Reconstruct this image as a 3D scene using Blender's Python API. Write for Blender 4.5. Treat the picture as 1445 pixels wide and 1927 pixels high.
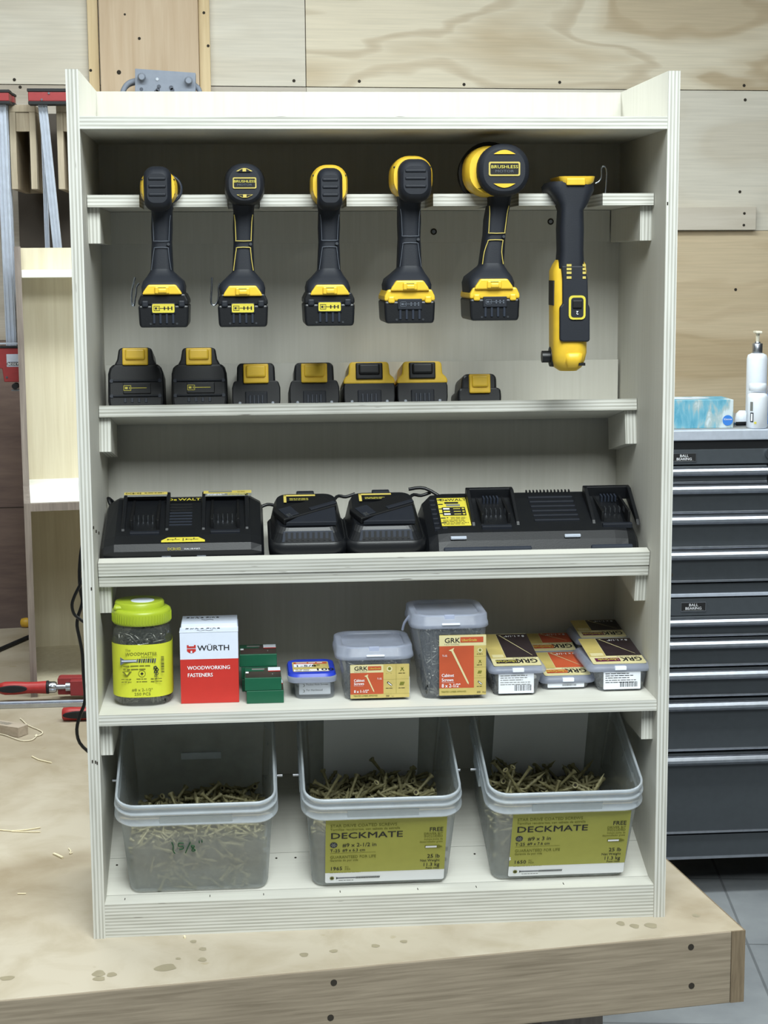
import bpy, bmesh, math, random
from mathutils import Matrix, Vector, Euler
random.seed(7)
for o in list(bpy.data.objects): bpy.data.objects.remove(o)
S = bpy.context.scene
COL = S.collection

# ------------------------------------------------------------------ camera
YAW, PITCH, ROLL, FPX = -0.0822, -0.1456, 0.0066, 3184.8
CAMP = Vector((0.2418, -2.4712, 1.009))
CR = Matrix.Rotation(YAW, 3, 'Z') @ Matrix.Rotation(PITCH, 3, 'X') @ Matrix.Rotation(ROLL, 3, 'Y')
cam = bpy.data.cameras.new('camera'); co = bpy.data.objects.new('camera', cam); COL.objects.link(co)
rx, ry, rz = CR @ Vector((1, 0, 0)), CR @ Vector((0, 1, 0)), CR @ Vector((0, 0, 1))
mw = Matrix.Identity(4)
for i in range(3):
    mw[i][0] = rx[i]; mw[i][1] = rz[i]; mw[i][2] = -ry[i]; mw[i][3] = CAMP[i]
co.matrix_world = mw
cam.sensor_fit = 'VERTICAL'; cam.sensor_height = 36; cam.lens = FPX / 1927 * 36
cam.clip_start = 0.05
S.camera = co

def ray(px, py):
    return CR @ Vector(((px - 722.5) / FPX, 1, -(py - 963.5) / FPX))
def at(px, py, y):
    d = ray(px, py); return CAMP + d * ((y - CAMP.y) / d.y)
def atz(px, py, z):
    d = ray(px, py); return CAMP + d * ((z - CAMP.z) / d.z)
def X(px, py, y): return at(px, py, y).x
def Z(px, py, y): return at(px, py, y).z

# ------------------------------------------------------------------ world, lamps, exposure
W = bpy.data.worlds.new('world'); S.world = W; W.use_nodes = True
bg = W.node_tree.nodes['Background']; bg.inputs[0].default_value = (0.86, 0.94, 1.0, 1); bg.inputs[1].default_value = 0.035
def area(name, loc, sx, sy, power, color=(0.93, 0.98, 1.0), rot=(0, 0, 0)):
    l = bpy.data.lights.new(name, 'AREA'); l.shape = 'RECTANGLE'; l.size = sx; l.size_y = sy
    l.energy = power; l.color = color
    o = bpy.data.objects.new(name, l); o.location = loc; o.rotation_euler = rot; COL.objects.link(o)
LC = (0.93, 1.0, 0.995)
area('ceiling_lamp_front', (0.6, -1.8, 2.4), 1.5, 1.8, 142, LC)
area('ceiling_lamp_back', (0.3, 0.95, 2.35), 2.4, 0.4, 60, LC)
area('ceiling_lamp_left', (-1.6, -0.4, 2.3), 0.5, 1.4, 18, LC)
area('ceiling_lamp_right', (2.2, 0.5, 2.3), 0.4, 1.4, 18, LC)
S.view_settings.view_transform = 'Standard'; S.view_settings.look = 'None'
S.view_settings.exposure = 0.13; S.view_settings.gamma = 1

# ------------------------------------------------------------------ materials
def lin(c):
    return tuple((x / 255 / 12.92) if x / 255 <= 0.04045 else ((x / 255 + 0.055) / 1.055) ** 2.4 for x in c) + (1,)
MATS = {}
def nm(name):
    m = bpy.data.materials.new(name); m.use_nodes = True; MATS[name] = m
    nt = m.node_tree; return m, nt, nt.nodes['Principled BSDF']
def node(nt, t, **k):
    n = nt.nodes.new(t)
    for a, v in k.items():
        if a.startswith('i_'):
            key = a[2:]
            n.inputs[int(key) if key.isdigit() else key].default_value = v
        else: setattr(n, a, v)
    return n
def ramp(nt, fac, stops):
    r = nt.nodes.new('ShaderNodeValToRGB')
    els = r.color_ramp.elements
    while len(els) < len(stops): els.new(0.5)
    for e, (p, c) in zip(els, stops): e.position = p; e.color = c
    nt.links.new(fac, r.inputs[0]); return r.outputs[0]
def coords(nt, scale=(1, 1, 1), kind='Object'):
    tc = nt.nodes.new('ShaderNodeTexCoord'); mp = nt.nodes.new('ShaderNodeMapping')
    mp.inputs['Scale'].default_value = scale
    nt.links.new(tc.outputs[kind], mp.inputs[0]); return mp.outputs[0]
def noise(nt, vec, scale, detail=3, rough=0.5, dist=0):
    n = nt.nodes.new('ShaderNodeTexNoise'); n.inputs['Scale'].default_value = scale
    n.inputs['Detail'].default_value = detail; n.inputs['Roughness'].default_value = rough
    n.inputs['Distortion'].default_value = dist
    nt.links.new(vec, n.inputs['Vector']); return n.outputs['Fac']
def mixc(nt, fac, a, b, mode='MIX'):
    m = nt.nodes.new('ShaderNodeMix'); m.data_type = 'RGBA'; m.blend_type = mode
    for s, v in ((m.inputs[0], fac), (m.inputs[6], a), (m.inputs[7], b)):
        if hasattr(v, 'is_linked'): nt.links.new(v, s)
        else: s.default_value = v
    return m.outputs[2]
def bump(nt, b, h, strength, dist=0.001):
    n = nt.nodes.new('ShaderNodeBump'); n.inputs['Strength'].default_value = strength; n.inputs['Distance'].default_value = dist
    nt.links.new(h, n.inputs['Height']); nt.links.new(n.outputs[0], b.inputs['Normal'])
def plain(name, c, rough=0.5, metal=0, var=0.06, sc=60, bmp=0, spec=0.5):
    m, nt, b = nm(name)
    v = coords(nt)
    f = noise(nt, v, sc, 3)
    k = lin(c); lo = tuple(x * (1 - var) for x in k[:3]) + (1,); hi = tuple(min(1, x * (1 + var)) for x in k[:3]) + (1,)
    nt.links.new(ramp(nt, f, [(0.3, lo), (0.7, hi)]), b.inputs['Base Color'])
    b.inputs['Roughness'].default_value = rough; b.inputs['Metallic'].default_value = metal
    b.inputs['Specular IOR Level'].default_value = spec
    if bmp: bump(nt, b, noise(nt, v, sc * 8, 2), bmp, 0.0005)
    return m
plain('black_plastic', (14, 16, 20), 0.42, bmp=0.15)
plain('dark_plastic', (9, 10, 13), 0.5)
plain('rubber', (18, 23, 33), 0.62, bmp=0.2)
plain('grey_plastic', (38, 44, 56), 0.45)
plain('yellow', (228, 188, 54), 0.42)
plain('label_yellow', (208, 194, 66), 0.5)
plain('gold_line', (196, 178, 92), 0.5)
plain('grey_line', (92, 98, 108), 0.5)
plain('steel', (190, 196, 205), 0.25, 1)
plain('brushed_steel', (176, 180, 188), 0.34, 1, var=0.1)
plain('silver_trim', (196, 204, 218), 0.45, 0.3)
plain('red_plastic', (172, 46, 44), 0.45)
plain('clamp_red', (146, 50, 52), 0.45)
plain('print_black', (24, 24, 26), 0.6, var=0)
plain('print_white', (240, 242, 246), 0.6, var=0)
plain('print_grey', (120, 122, 118), 0.6, var=0)
plain('print_yellow', (214, 202, 84), 0.6, var=0)
plain('card_white', (214, 222, 238), 0.6, var=0.02)
plain('card_red', (190, 46, 38), 0.5, var=0.03)
plain('card_green', (16, 86, 60), 0.4, var=0.05)
plain('card_brown', (62, 50, 46), 0.4, var=0.3, sc=25)
plain('lime', (162, 180, 44), 0.4, var=0.03)
plain('lime_label', (204, 210, 56), 0.5, var=0.02)
plain('olive_print', (110, 112, 30), 0.6, var=0)
plain('deck_label', (162, 162, 72), 0.45, var=0.04)
plain('grk_cream', (212, 202, 154), 0.4, var=0.03)
plain('grk_gold', (192, 174, 104), 0.4, var=0.06)
plain('grk_orange', (184, 82, 50), 0.4, var=0.12, sc=20)
plain('grk_black', (44, 34, 38), 0.35, var=0.15)
plain('grk_maroon', (96, 28, 66), 0.4)
plain('paper_white', (226, 230, 238), 0.6, var=0.02)
plain('blue_lid', (36, 60, 186), 0.4)
plain('blue_print', (60, 128, 214), 0.5, var=0)
plain('marker_green', (20, 84, 48), 0.6, var=0)
plain('screw_tan', (140, 134, 98), 0.5, 0.15, var=0.25, sc=120)
plain('screw_dark', (104, 104, 98), 0.35, 0.8, var=0.4, sc=150)
plain('screw_core', (92, 88, 68), 0.7, var=0.5, sc=90)
plain('dark_core', (26, 26, 24), 0.6, var=0.6, sc=140)
plain('chest_paint', (66, 71, 76), 0.45, 0.0, var=0.05)
plain('chest_dark', (16, 18, 22), 0.6)
plain('chest_top', (150, 152, 152), 0.5)
plain('white_plastic', (232, 238, 246), 0.35, var=0.02)
plain('lit_maple', (240, 240, 232), 0.6, var=0.02)  # maple of the shelf decks, painted paler for the light falling on them
plain('cream_plastic', (232, 226, 206), 0.4, var=0.02)
plain('grey_metal_paint', (134, 142, 156), 0.6, 0.0, var=0.05)
plain('grey_blotch', (78, 84, 96), 0.55)
plain('string', (226, 216, 190), 0.8)
plain('shaving', (236, 224, 190), 0.8)
plain('shaded_board', (74, 66, 58), 0.7, var=0.15, sc=8)  # dark brown, with the shade around the clamp rack in the colour
plain('hole', (46, 40, 32), 0.9)
plain('brass', (222, 176, 60), 0.4)

def clear(name, tint, opac, rough=0.25, gl=0.06):
    """thin plastic: part see-through, part milky (diffuse + translucent), glossy on top"""
    m = bpy.data.materials.new(name); m.use_nodes = True; MATS[name] = m
    nt = m.node_tree; nt.nodes.remove(nt.nodes['Principled BSDF']); out = nt.nodes['Material Output']
    tr = node(nt, 'ShaderNodeBsdfTransparent'); df = node(nt, 'ShaderNodeBsdfDiffuse'); tl = node(nt, 'ShaderNodeBsdfTranslucent')
    gs = node(nt, 'ShaderNodeBsdfGlossy'); gs.inputs['Roughness'].default_value = rough
    df.inputs[0].default_value = lin(tint); tl.inputs[0].default_value = lin(tint)
    a = node(nt, 'ShaderNodeMixShader'); a.inputs[0].default_value = 0.45
    nt.links.new(df.outputs[0], a.inputs[1]); nt.links.new(tl.outputs[0], a.inputs[2])
    b = node(nt, 'ShaderNodeMixShader')
    f = noise(nt, coords(nt), 28, 3)
    mr = node(nt, 'ShaderNodeMapRange'); mr.inputs[1].default_value = 0.3; mr.inputs[2].default_value = 0.7
    mr.inputs[3].default_value = opac * 0.88; mr.inputs[4].default_value = min(1, opac * 1.12)
    nt.links.new(f, mr.inputs[0]); nt.links.new(mr.outputs[0], b.inputs[0])
    nt.links.new(tr.outputs[0], b.inputs[1]); nt.links.new(a.outputs[0], b.inputs[2])
    c = node(nt, 'ShaderNodeMixShader'); lw = node(nt, 'ShaderNodeLayerWeight'); lw.inputs[0].default_value = 0.25
    mu = node(nt, 'ShaderNodeMath', operation='MULTIPLY_ADD'); mu.inputs[1].default_value = 0.35; mu.inputs[2].default_value = gl
    nt.links.new(lw.outputs['Fresnel'], mu.inputs[0]); nt.links.new(mu.outputs[0], c.inputs[0])
    nt.links.new(b.outputs[0], c.inputs[1]); nt.links.new(gs.outputs[0], c.inputs[2]); nt.links.new(c.outputs[0], out.inputs[0])
clear('bucket_wall', (220, 228, 230), 0.44)
clear('bucket_rim', (228, 236, 244), 0.80)
clear('clear_jar', (205, 212, 205), 0.10, 0.06, 0.08)
clear('clear_tub', (206, 214, 226), 0.22, 0.12)
clear('clear_lid', (216, 224, 246), 0.46, 0.3, 0.01)

def wood(name, a, b, grain_axis, sc=26, stretch=18, rough=0.6, streak=0.35, dark=None):
    m, nt, p = nm(name)
    s = [1, 1, 1]
    for i in range(3):
        if i != grain_axis: s[i] = stretch
    v = coords(nt, tuple(s))
    f = noise(nt, v, sc * 0.25, 5, 0.6, 0.4)
    g = noise(nt, coords(nt), 2.2, 2)
    mx = node(nt, 'ShaderNodeMath', operation='MULTIPLY_ADD'); mx.inputs[1].default_value = 0.35; nt.links.new(g, mx.inputs[0]); nt.links.new(f, mx.inputs[2])
    c = ramp(nt, mx.outputs[0], [(0.45, lin(b)), (0.85, lin(a))])
    nt.links.new(c, p.inputs['Base Color']); p.inputs['Roughness'].default_value = rough
    p.inputs['Specular IOR Level'].default_value = 0.25
    return m
wood('ply_face', (205, 203, 194), (198, 196, 186), 2, sc=20, stretch=30)
wood('ply_face_x', (209, 208, 199), (202, 200, 191), 0, sc=20, stretch=30)
wood('maple_face', (214, 206, 182), (200, 190, 164), 2, sc=14, stretch=20)
wood('walnut', (148, 138, 130), (112, 102, 96), 2, sc=22, stretch=16)
wood('oak', (158, 145, 126), (126, 114, 97), 0, sc=30, stretch=26)
wood('oak_end', (136, 120, 98), (106, 92, 74), 2, sc=60, stretch=14)
wood('pine', (200, 180, 154), (184, 160, 132), 2, sc=10, stretch=16)
wood('pine_pale', (216, 196, 158), (196, 172, 132), 2, sc=14, stretch=16)
wood('pale_batten', (206, 198, 184), (190, 180, 164), 0, sc=10, stretch=16)
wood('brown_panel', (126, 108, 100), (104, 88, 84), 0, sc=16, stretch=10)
wood('rack_wood', (190, 178, 156), (160, 146, 124), 2, sc=22, stretch=16)
wood('block_wood', (190, 176, 160), (164, 150, 132), 0, sc=22, stretch=16)

def ply_edge(name, axis):
    m, nt, p = nm(name)
    tc = nt.nodes.new('ShaderNodeTexCoord'); sp = nt.nodes.new('ShaderNodeSeparateXYZ'); nt.links.new(tc.outputs['Object'], sp.inputs[0])
    s = [5, 5, 5]; s[axis] = 150
    f = noise(nt, coords(nt, tuple(s)), 1.5, 4, 0.65)
    a = node(nt, 'ShaderNodeMath', operation='MULTIPLY'); a.inputs[1].default_value = 6.2832 / 0.0052
    nt.links.new(sp.outputs[axis], a.inputs[0])
    sn = node(nt, 'ShaderNodeMath', operation='SINE'); nt.links.new(a.outputs[0], sn.inputs[0])
    ad = node(nt, 'ShaderNodeMath', operation='MULTIPLY_ADD'); ad.inputs[1].default_value = 0.26; nt.links.new(sn.outputs[0], ad.inputs[0]); nt.links.new(f, ad.inputs[2])
    c = ramp(nt, ad.outputs[0], [(0.16, lin((166, 165, 156))), (0.42, lin((188, 187, 179))), (0.62, lin((204, 204, 197))), (0.8, lin((212, 212, 206)))])
    # short dark voids between the plies
    s2 = [22, 22, 22]; s2[axis] = 420
    f2 = noise(nt, coords(nt, tuple(s2)), 1.0, 1)
    v = ramp(nt, f2, [(0.76, (0, 0, 0, 1)), (0.80, (1, 1, 1, 1))])
    nt.links.new(mixc(nt, v, c, lin((110, 106, 98))), p.inputs['Base Color'])
    p.inputs['Roughness'].default_value = 0.7; p.inputs['Specular IOR Level'].default_value = 0.2
for i, n in enumerate('xyz'): ply_edge('ply_edge_' + n, i)

def wall_ply(name, a, b, c, seed, sc=1.0, contrast=1.0):
    """rotary cut plywood: contour-like grain of a stretched noise field, plus fine streaks"""
    m, nt, p = nm(name)
    tc = nt.nodes.new('ShaderNodeTexCoord'); mp = nt.nodes.new('ShaderNodeMapping')
    mp.inputs['Location'].default_value = (seed, seed * 1.7, seed * 0.6); mp.inputs['Scale'].default_value = (1.0, 1, 3.6)
    nt.links.new(tc.outputs['Object'], mp.inputs[0])
    f = noise(nt, mp.outputs[0], 1.5 * sc, 3, 0.42, 0.35)
    w = node(nt, 'ShaderNodeMath', operation='MULTIPLY'); w.inputs[1].default_value = 44; nt.links.new(f, w.inputs[0])
    sn = node(nt, 'ShaderNodeMath', operation='SINE'); nt.links.new(w.outputs[0], sn.inputs[0])
    s1 = ramp(nt, sn.outputs[0], [(0.55, (0, 0, 0, 1)), (1.0, (1, 1, 1, 1))])
    c1 = ramp(nt, f, [(0.36, lin(b)), (0.46, lin(a)), (0.54, lin(a)), (0.62, lin(b))])
    fine = noise(nt, coords(nt, (3, 3, 90)), 2, 3)
    fr = ramp(nt, fine, [(0.35, (0.9, 0.9, 0.9, 1)), (0.65, (1, 1, 1, 1))])
    k = node(nt, 'ShaderNodeMath', operation='MULTIPLY'); k.inputs[1].default_value = 0.42 * contrast; nt.links.new(s1, k.inputs[0])
    c2 = mixc(nt, k.outputs[0], c1, lin(c))
    nt.links.new(mixc(nt, 1.0, c2, fr, 'MULTIPLY'), p.inputs['Base Color'])
    p.inputs['Roughness'].default_value = 0.6; p.inputs['Specular IOR Level'].default_value = 0.25
wall_ply('wall_ply_bold', (220, 210, 188), (198, 182, 154), (168, 146, 114), 3.1, 0.8, 1.0)
wall_ply('wall_ply_soft', (214, 208, 194), (206, 198, 182), (192, 180, 158), 8.4, 0.7, 0.35)
wall_ply('wall_ply_warm', (206, 188, 158), (192, 172, 140), (172, 148, 116), 5.7, 0.7, 0.6)
wall_ply('wall_ply_grey', (190, 182, 170), (176, 166, 152), (160, 148, 132), 1.7, 1.0, 0.3)

def bench_mat():
    m, nt, p = nm('bench_top')
    v = coords(nt)
    f = noise(nt, v, 2.4, 4, 0.55, 0.6); g = noise(nt, v, 9, 5, 0.6, 0.5)
    c = ramp(nt, f, [(0.3, lin((150, 136, 114))), (0.45, lin((172, 160, 140))), (0.6, lin((186, 176, 158)))])
    d = ramp(nt, g, [(0.35, (0.78, 0.74, 0.66, 1)), (0.55, (1, 1, 1, 1))])
    c2 = mixc(nt, 0.6, c, d, 'MULTIPLY')
    st = noise(nt, coords(nt, (1, 1, 1)), 26, 2, 0.4)
    s = ramp(nt, st, [(0.72, (0, 0, 0, 1)), (0.76, (1, 1, 1, 1))])
    h = node(nt, 'ShaderNodeMath', operation='MULTIPLY'); h.inputs[1].default_value = 0.35; nt.links.new(s, h.inputs[0])
    nt.links.new(mixc(nt, h.outputs[0], c2, lin((150, 134, 96))), p.inputs['Base Color'])
    p.inputs['Roughness'].default_value = 0.5; p.inputs['Specular IOR Level'].default_value = 0.3
bench_mat()
plain('bench_drip', (150, 140, 116), 0.35, var=0.08, sc=40)
def floor_mat():
    m, nt, p = nm('floor_concrete')
    v = coords(nt); f = noise(nt, v, 3, 6, 0.6)
    c = ramp(nt, f, [(0.35, lin((132, 136, 140))), (0.65, lin((156, 160, 163)))])
    br = nt.nodes.new('ShaderNodeTexBrick'); br.offset = 0; br.inputs['Scale'].default_value = 1
    br.inputs['Brick Width'].default_value = 0.45; br.inputs['Row Height'].default_value = 0.45; br.inputs['Mortar Size'].default_value = 0.0035
    br.inputs['Color1'].default_value = (1, 1, 1, 1); br.inputs['Color2'].default_value = (1, 1, 1, 1); br.inputs['Mortar'].default_value = (0.6, 0.6, 0.6, 1)
    mp = nt.nodes.new('ShaderNodeMapping'); mp.inputs['Rotation'].default_value = (0, 0, 0.13); mp.inputs['Location'].default_value = (0.09, 0.2, 0)
    tc = nt.nodes.new('ShaderNodeTexCoord'); nt.links.new(tc.outputs['Object'], mp.inputs[0]); nt.links.new(mp.outputs[0], br.inputs[0])
    nt.links.new(mixc(nt, 1, c, br.outputs[0], 'MULTIPLY'), p.inputs['Base Color']); p.inputs['Roughness'].default_value = 0.55
floor_mat()
def tissue_mat():
    m, nt, p = nm('tissue_box_print')
    f = noise(nt, coords(nt, (60, 60, 14)), 1, 4, 0.7, 0.8)
    z = noise(nt, coords(nt, (16, 16, 10)), 1, 2)
    ad = node(nt, 'ShaderNodeMath', operation='MULTIPLY_ADD'); ad.inputs[1].default_value = 0.6; nt.links.new(f, ad.inputs[0]); nt.links.new(z, ad.inputs[2])
    c = ramp(nt, ad.outputs[0], [(0.66, lin((84, 158, 186))), (0.78, lin((116, 178, 200))), (0.88, lin((170, 188, 190))), (0.96, lin((206, 220, 226)))])
    nt.links.new(c, p.inputs['Base Color']); p.inputs['Roughness'].default_value = 0.5
tissue_mat()
M_ = MATS
# ------------------------------------------------------------------ mesh helpers
def txt_mesh(s, size, bold=0.0, sx=1.0, shear=0.0, align='LEFT', sp=1.0):
    c = bpy.data.curves.new('t', 'FONT'); c.body = s; c.size = size; c.align_x = align
    c.resolution_u = 2; c.offset = 0; c.shear = shear; c.space_character = sp
    o = bpy.data.objects.new('t', c); me = bpy.data.meshes.new_from_object(o)
    vs = [(v.co.x * sx, v.co.y, 0) for v in me.vertices]; fs = [tuple(p.vertices) for p in me.polygons]
    bpy.data.meshes.remove(me); bpy.data.objects.remove(o); bpy.data.curves.remove(c)
    return vs, fs

def rr(w, d, r, n=4):
    """rounded rectangle outline, half sizes w,d and corner radius r"""
    r = min(r, w * 0.999, d * 0.999); out = []
    for cx, cy, a0 in ((w - r, d - r, 0), (-(w - r), d - r, 90), (-(w - r), -(d - r), 180), (w - r, -(d - r), 270)):
        for i in range(n + 1):
            a = math.radians(a0 + 90 * i / n); out.append((cx + r * math.cos(a), cy + r * math.sin(a)))
    return out

class MB:
    def __init__(s): s.v = []; s.f = []; s.fm = []; s.fs = []; s.mats = []
    def mi(s, mat):
        if mat not in s.mats: s.mats.append(mat)
        return s.mats.index(mat)
    def add(s, vs, fs, mat, M=None, smooth=False):
        b = len(s.v)
        s.v += [tuple(M @ Vector(v)) if M else tuple(v) for v in vs]
        for k, f in enumerate(fs):
            s.f.append(tuple(i + b for i in f)); s.fs.append(smooth)
            s.fm.append(s.mi(mat[k] if isinstance(mat, (list, tuple)) else mat))
        return s
    def bevadd(s, vs, fs, mat, bev, seg=2, M=None, smooth=False, ang=30):
        bm = bmesh.new(); bv = [bm.verts.new(v) for v in vs]
        for f in fs: bm.faces.new([bv[i] for i in f])
        bm.normal_update()
        if bev:
            es = [e for e in bm.edges if len(e.link_faces) == 2 and e.calc_face_angle(0) > math.radians(ang)]
            bmesh.ops.bevel(bm, geom=es, offset=bev, segments=seg, affect='EDGES', profile=0.5, clamp_overlap=True)
        bmesh.ops.recalc_face_normals(bm, faces=bm.faces)
        bm.verts.index_update()
        s.add([v.co[:] for v in bm.verts], [[v.index for v in f.verts] for f in bm.faces], mat, M, smooth)
        bm.free(); return s
    def box(s, x0, x1, y0, y1, z0, z1, mat, bev=0, M=None, seg=2):
        vs = [(x, y, z) for z in (z0, z1) for y in (y0, y1) for x in (x0, x1)]
        fs = [(0, 2, 3, 1), (4, 5, 7, 6), (0, 1, 5, 4), (1, 3, 7, 5), (3, 2, 6, 7), (2, 0, 4, 6)]
        if bev: return s.bevadd(vs, fs, mat, bev, seg, M)
        return s.add(vs, fs, mat, M)
    def board(s, x0, x1, y0, y1, z0, z1, axis, face='ply_face', bev=0.0006, M=None):
        """plywood board; axis = thickness axis, its other faces show the plies"""
        e = 'ply_edge_' + 'xyz'[axis]
        fm = [face if axis == 2 else e] * 2 + [face if axis == 1 else e, face if axis == 0 else e] * 2
        vs = [(x, y, z) for z in (z0, z1) for y in (y0, y1) for x in (x0, x1)]
        fs = [(0, 2, 3, 1), (4, 5, 7, 6), (0, 1, 5, 4), (1, 3, 7, 5), (3, 2, 6, 7), (2, 0, 4, 6)]
        return s.add(vs, fs, fm, M)
    def prism(s, pts, axis, a, b, mat, bev=0, M=None, seg=2, smooth=False):
        """polygon extruded along axis. pts are the two other coordinates in xyz order"""
        def mk(p, c):
            q = list(p); q.insert(axis, c); return tuple(q)
        n = len(pts)
        vs = [mk(p, a) for p in pts] + [mk(p, b) for p in pts]
        fs = [tuple(range(n))[::-1], tuple(range(n, 2 * n))] + [(i, (i + 1) % n, n + (i + 1) % n, n + i) for i in range(n)]
        return s.bevadd(vs, fs, mat, bev, seg, M, smooth)
    def rings(s, rs, mat, cap0=True, cap1=True, M=None, smooth=True):
        n = len(rs[0]); vs = [p for r in rs for p in r]
        fs = []
        for k in range(len(rs) - 1):
            for i in range(n):
                j = (i + 1) % n; fs.append((k * n + i, k * n + j, (k + 1) * n + j, (k + 1) * n + i))
        s.add(vs, fs, mat, M, smooth)
        if cap0: s.add(rs[0], [tuple(range(n))[::-1]], mat, M)
        if cap1: s.add(rs[-1], [tuple(range(n))], mat, M)
        return s
    def loftz(s, secs, mat, cap0=True, cap1=True, M=None, smooth=True, n=4):
        """secs: (z, half w, half d, corner r, cx, cy)"""
        return s.rings([[(x + c[4], y + c[5], c[0]) for x, y in rr(c[1], c[2], c[3], n)] for c in secs], mat, cap0, cap1, M, smooth)
    def lofty(s, secs, mat, cap0=True, cap1=True, M=None, smooth=True, n=4):
        """secs: (y, half w, half h, corner r, cx, cz)"""
        return s.rings([[(x + c[4], c[0], z + c[5]) for x, z in rr(c[1], c[2], c[3], n)] for c in secs], mat, cap0, cap1, M, smooth)
    def cyl(s, p, q, r, mat, r2=None, n=20, M=None, smooth=True, caps=True):
        p = Vector(p); q = Vector(q); d = (q - p).normalized()
        a = d.orthogonal().normalized(); b = d.cross(a); r2 = r if r2 is None else r2
        ra = [tuple(p + (a * math.cos(t) + b * math.sin(t)) * r) for t in [2 * math.pi * i / n for i in range(n)]]
        rb = [tuple(q + (a * math.cos(t) + b * math.sin(t)) * r2) for t in [2 * math.pi * i / n for i in range(n)]]
        return s.rings([ra, rb], mat, caps, caps, M, smooth)
    def lathe(s, c, prof, mat, n=28, M=None, cap=True):
        rs = [[(c[0] + r * math.cos(2 * math.pi * i / n), c[1] + r * math.sin(2 * math.pi * i / n), c[2] + z) for i in range(n)] for r, z in prof]
        return s.rings(rs, mat, cap, cap, M)
    def tube(s, pts, r, mat, n=8, M=None, sub=4):
        P = [Vector(p) for p in pts]
        if sub > 1 and len(P) > 2:
            Q = []
            for i in range(len(P) - 1):
                p0 = P[max(i - 1, 0)]; p1 = P[i]; p2 = P[i + 1]; p3 = P[min(i + 2, len(P) - 1)]
                for k in range(sub):
                    t = k / sub
                    Q.append(0.5 * ((2 * p1) + (p2 - p0) * t + (2 * p0 - 5 * p1 + 4 * p2 - p3) * t * t + (3 * p1 - p0 - 3 * p2 + p3) * t ** 3))
            Q.append(P[-1]); P = Q
        rs = []; up = None
        for i, p in enumerate(P):
            d = (P[min(i + 1, len(P) - 1)] - P[max(i - 1, 0)]).normalized()
            up = d.orthogonal().normalized() if up is None else (up - d * up.dot(d)).normalized()
            b = d.cross(up)
            rs.append([tuple(p + (up * math.cos(t) + b * math.sin(t)) * r) for t in [2 * math.pi * k / n for k in range(n)]])
        return s.rings(rs, mat, True, True, M)
    def text(s, t, size, x, y, mat, M=None, bold=0.0, sx=1.0, align='LEFT', z=0.0004, shear=0.0, sp=1.0):
        vs, fs = txt_mesh(t, size, bold, sx, shear, align, sp)
        bd = min(bold, .05) * size * .3
        for k, (ox, oy) in enumerate([(0, 0)] if bold < .008 else [(0, 0), (bd, 0), (-bd, 0), (0, bd * .6)]):
            T = Matrix.Translation((x + ox, y + oy, z + k * 0.00003)); s.add(vs, fs, mat, (M @ T) if M else T)
        return s
    def rect(s, x0, x1, y0, y1, mat, M=None, z=0.0002, r=0):
        """flat patch in label space"""
        if r:
            o = [(x + (x0 + x1) / 2, y + (y0 + y1) / 2, z) for x, y in rr((x1 - x0) / 2, (y1 - y0) / 2, r, 3)]
            return s.add(o, [tuple(range(len(o)))], mat, M)
        return s.add([(x0, y0, z), (x1, y0, z), (x1, y1, z), (x0, y1, z)], [(0, 1, 2, 3)], mat, M)
    def plate(s, x0, x1, y0, y1, mat, M=None, r=0.001, th=0.0003):
        o = [(x + (x0 + x1) / 2, y + (y0 + y1) / 2) for x, y in rr((x1 - x0) / 2, (y1 - y0) / 2, r, 3)]
        n = len(o); vs = [(x, y, -0.0002) for x, y in o] + [(x, y, th - 0.0002) for x, y in o]
        return s.add(vs, [tuple(range(n))[::-1], tuple(range(n, 2 * n))] + [(i, (i + 1) % n, n + (i + 1) % n, n + i) for i in range(n)], mat, M)
    def disc(s, x, y, r, mat, M=None, z=0.0004, n=16, r_in=0, sy=1):
        o = [(x + r * math.cos(2 * math.pi * i / n), y + sy * r * math.sin(2 * math.pi * i / n), z) for i in range(n)]
        if not r_in: return s.add(o, [tuple(range(n))], mat, M)
        q = [(x + r_in * math.cos(2 * math.pi * i / n), y + sy * r_in * math.sin(2 * math.pi * i / n), z) for i in range(n)]
        return s.add(o + q, [(i, (i + 1) % n, n + (i + 1) % n, n + i) for i in range(n)], mat, M)
    def lines(s, x0, x1, y, n, dy, th, mat, M=None, rag=0.2):
        """rows of small print too small to read"""
        for k in range(n):
            xx = x0
            e = x1 - (x1 - x0) * rag * random.random()
            while xx < e:
                wl = min(random.uniform(2, 7) * th, e - xx)
                s.rect(xx, xx + wl, y - k * dy, y - k * dy + th, mat, M, 0.0004); xx += wl + th * 0.8
        return s
    def barcode(s, x0, x1, y0, y1, mat, M=None, vert=False):
        q = x0 if not vert else y0; e = x1 if not vert else y1
        st = (e - q) / 46
        while q < e:
            w = st * random.choice((1, 1, 2)); 
            if vert: s.rect(x0, x1, q, min(q + w, e), mat, M, 0.0004)
            else: s.rect(q, min(q + w, e), y0, y1, mat, M, 0.0004)
            q += w + st * random.choice((1, 1, 2))
        return s
    def build(s, name, parent=None, label=None, world=True, obj_loc=None):
        me = bpy.data.meshes.new(name)
        inv = None
        if parent is not None and world: inv = parent.matrix_basis.inverted() if parent.parent is None else parent.parent.matrix_basis.inverted()
        if obj_loc is not None: inv = Matrix.Translation(obj_loc).inverted()
        vs = [tuple(inv @ Vector(v)) for v in s.v] if inv else s.v
        me.from_pydata(vs, [], s.f)
        for m in s.mats: me.materials.append(M_[m])
        me.polygons.foreach_set('material_index', s.fm); me.polygons.foreach_set('use_smooth', s.fs)
        me.update()
        o = bpy.data.objects.new(name, me); COL.objects.link(o)
        if obj_loc is not None: o.location = obj_loc
        if parent is not None: o.parent = parent
        if label: o['label'] = label
        return o

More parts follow.
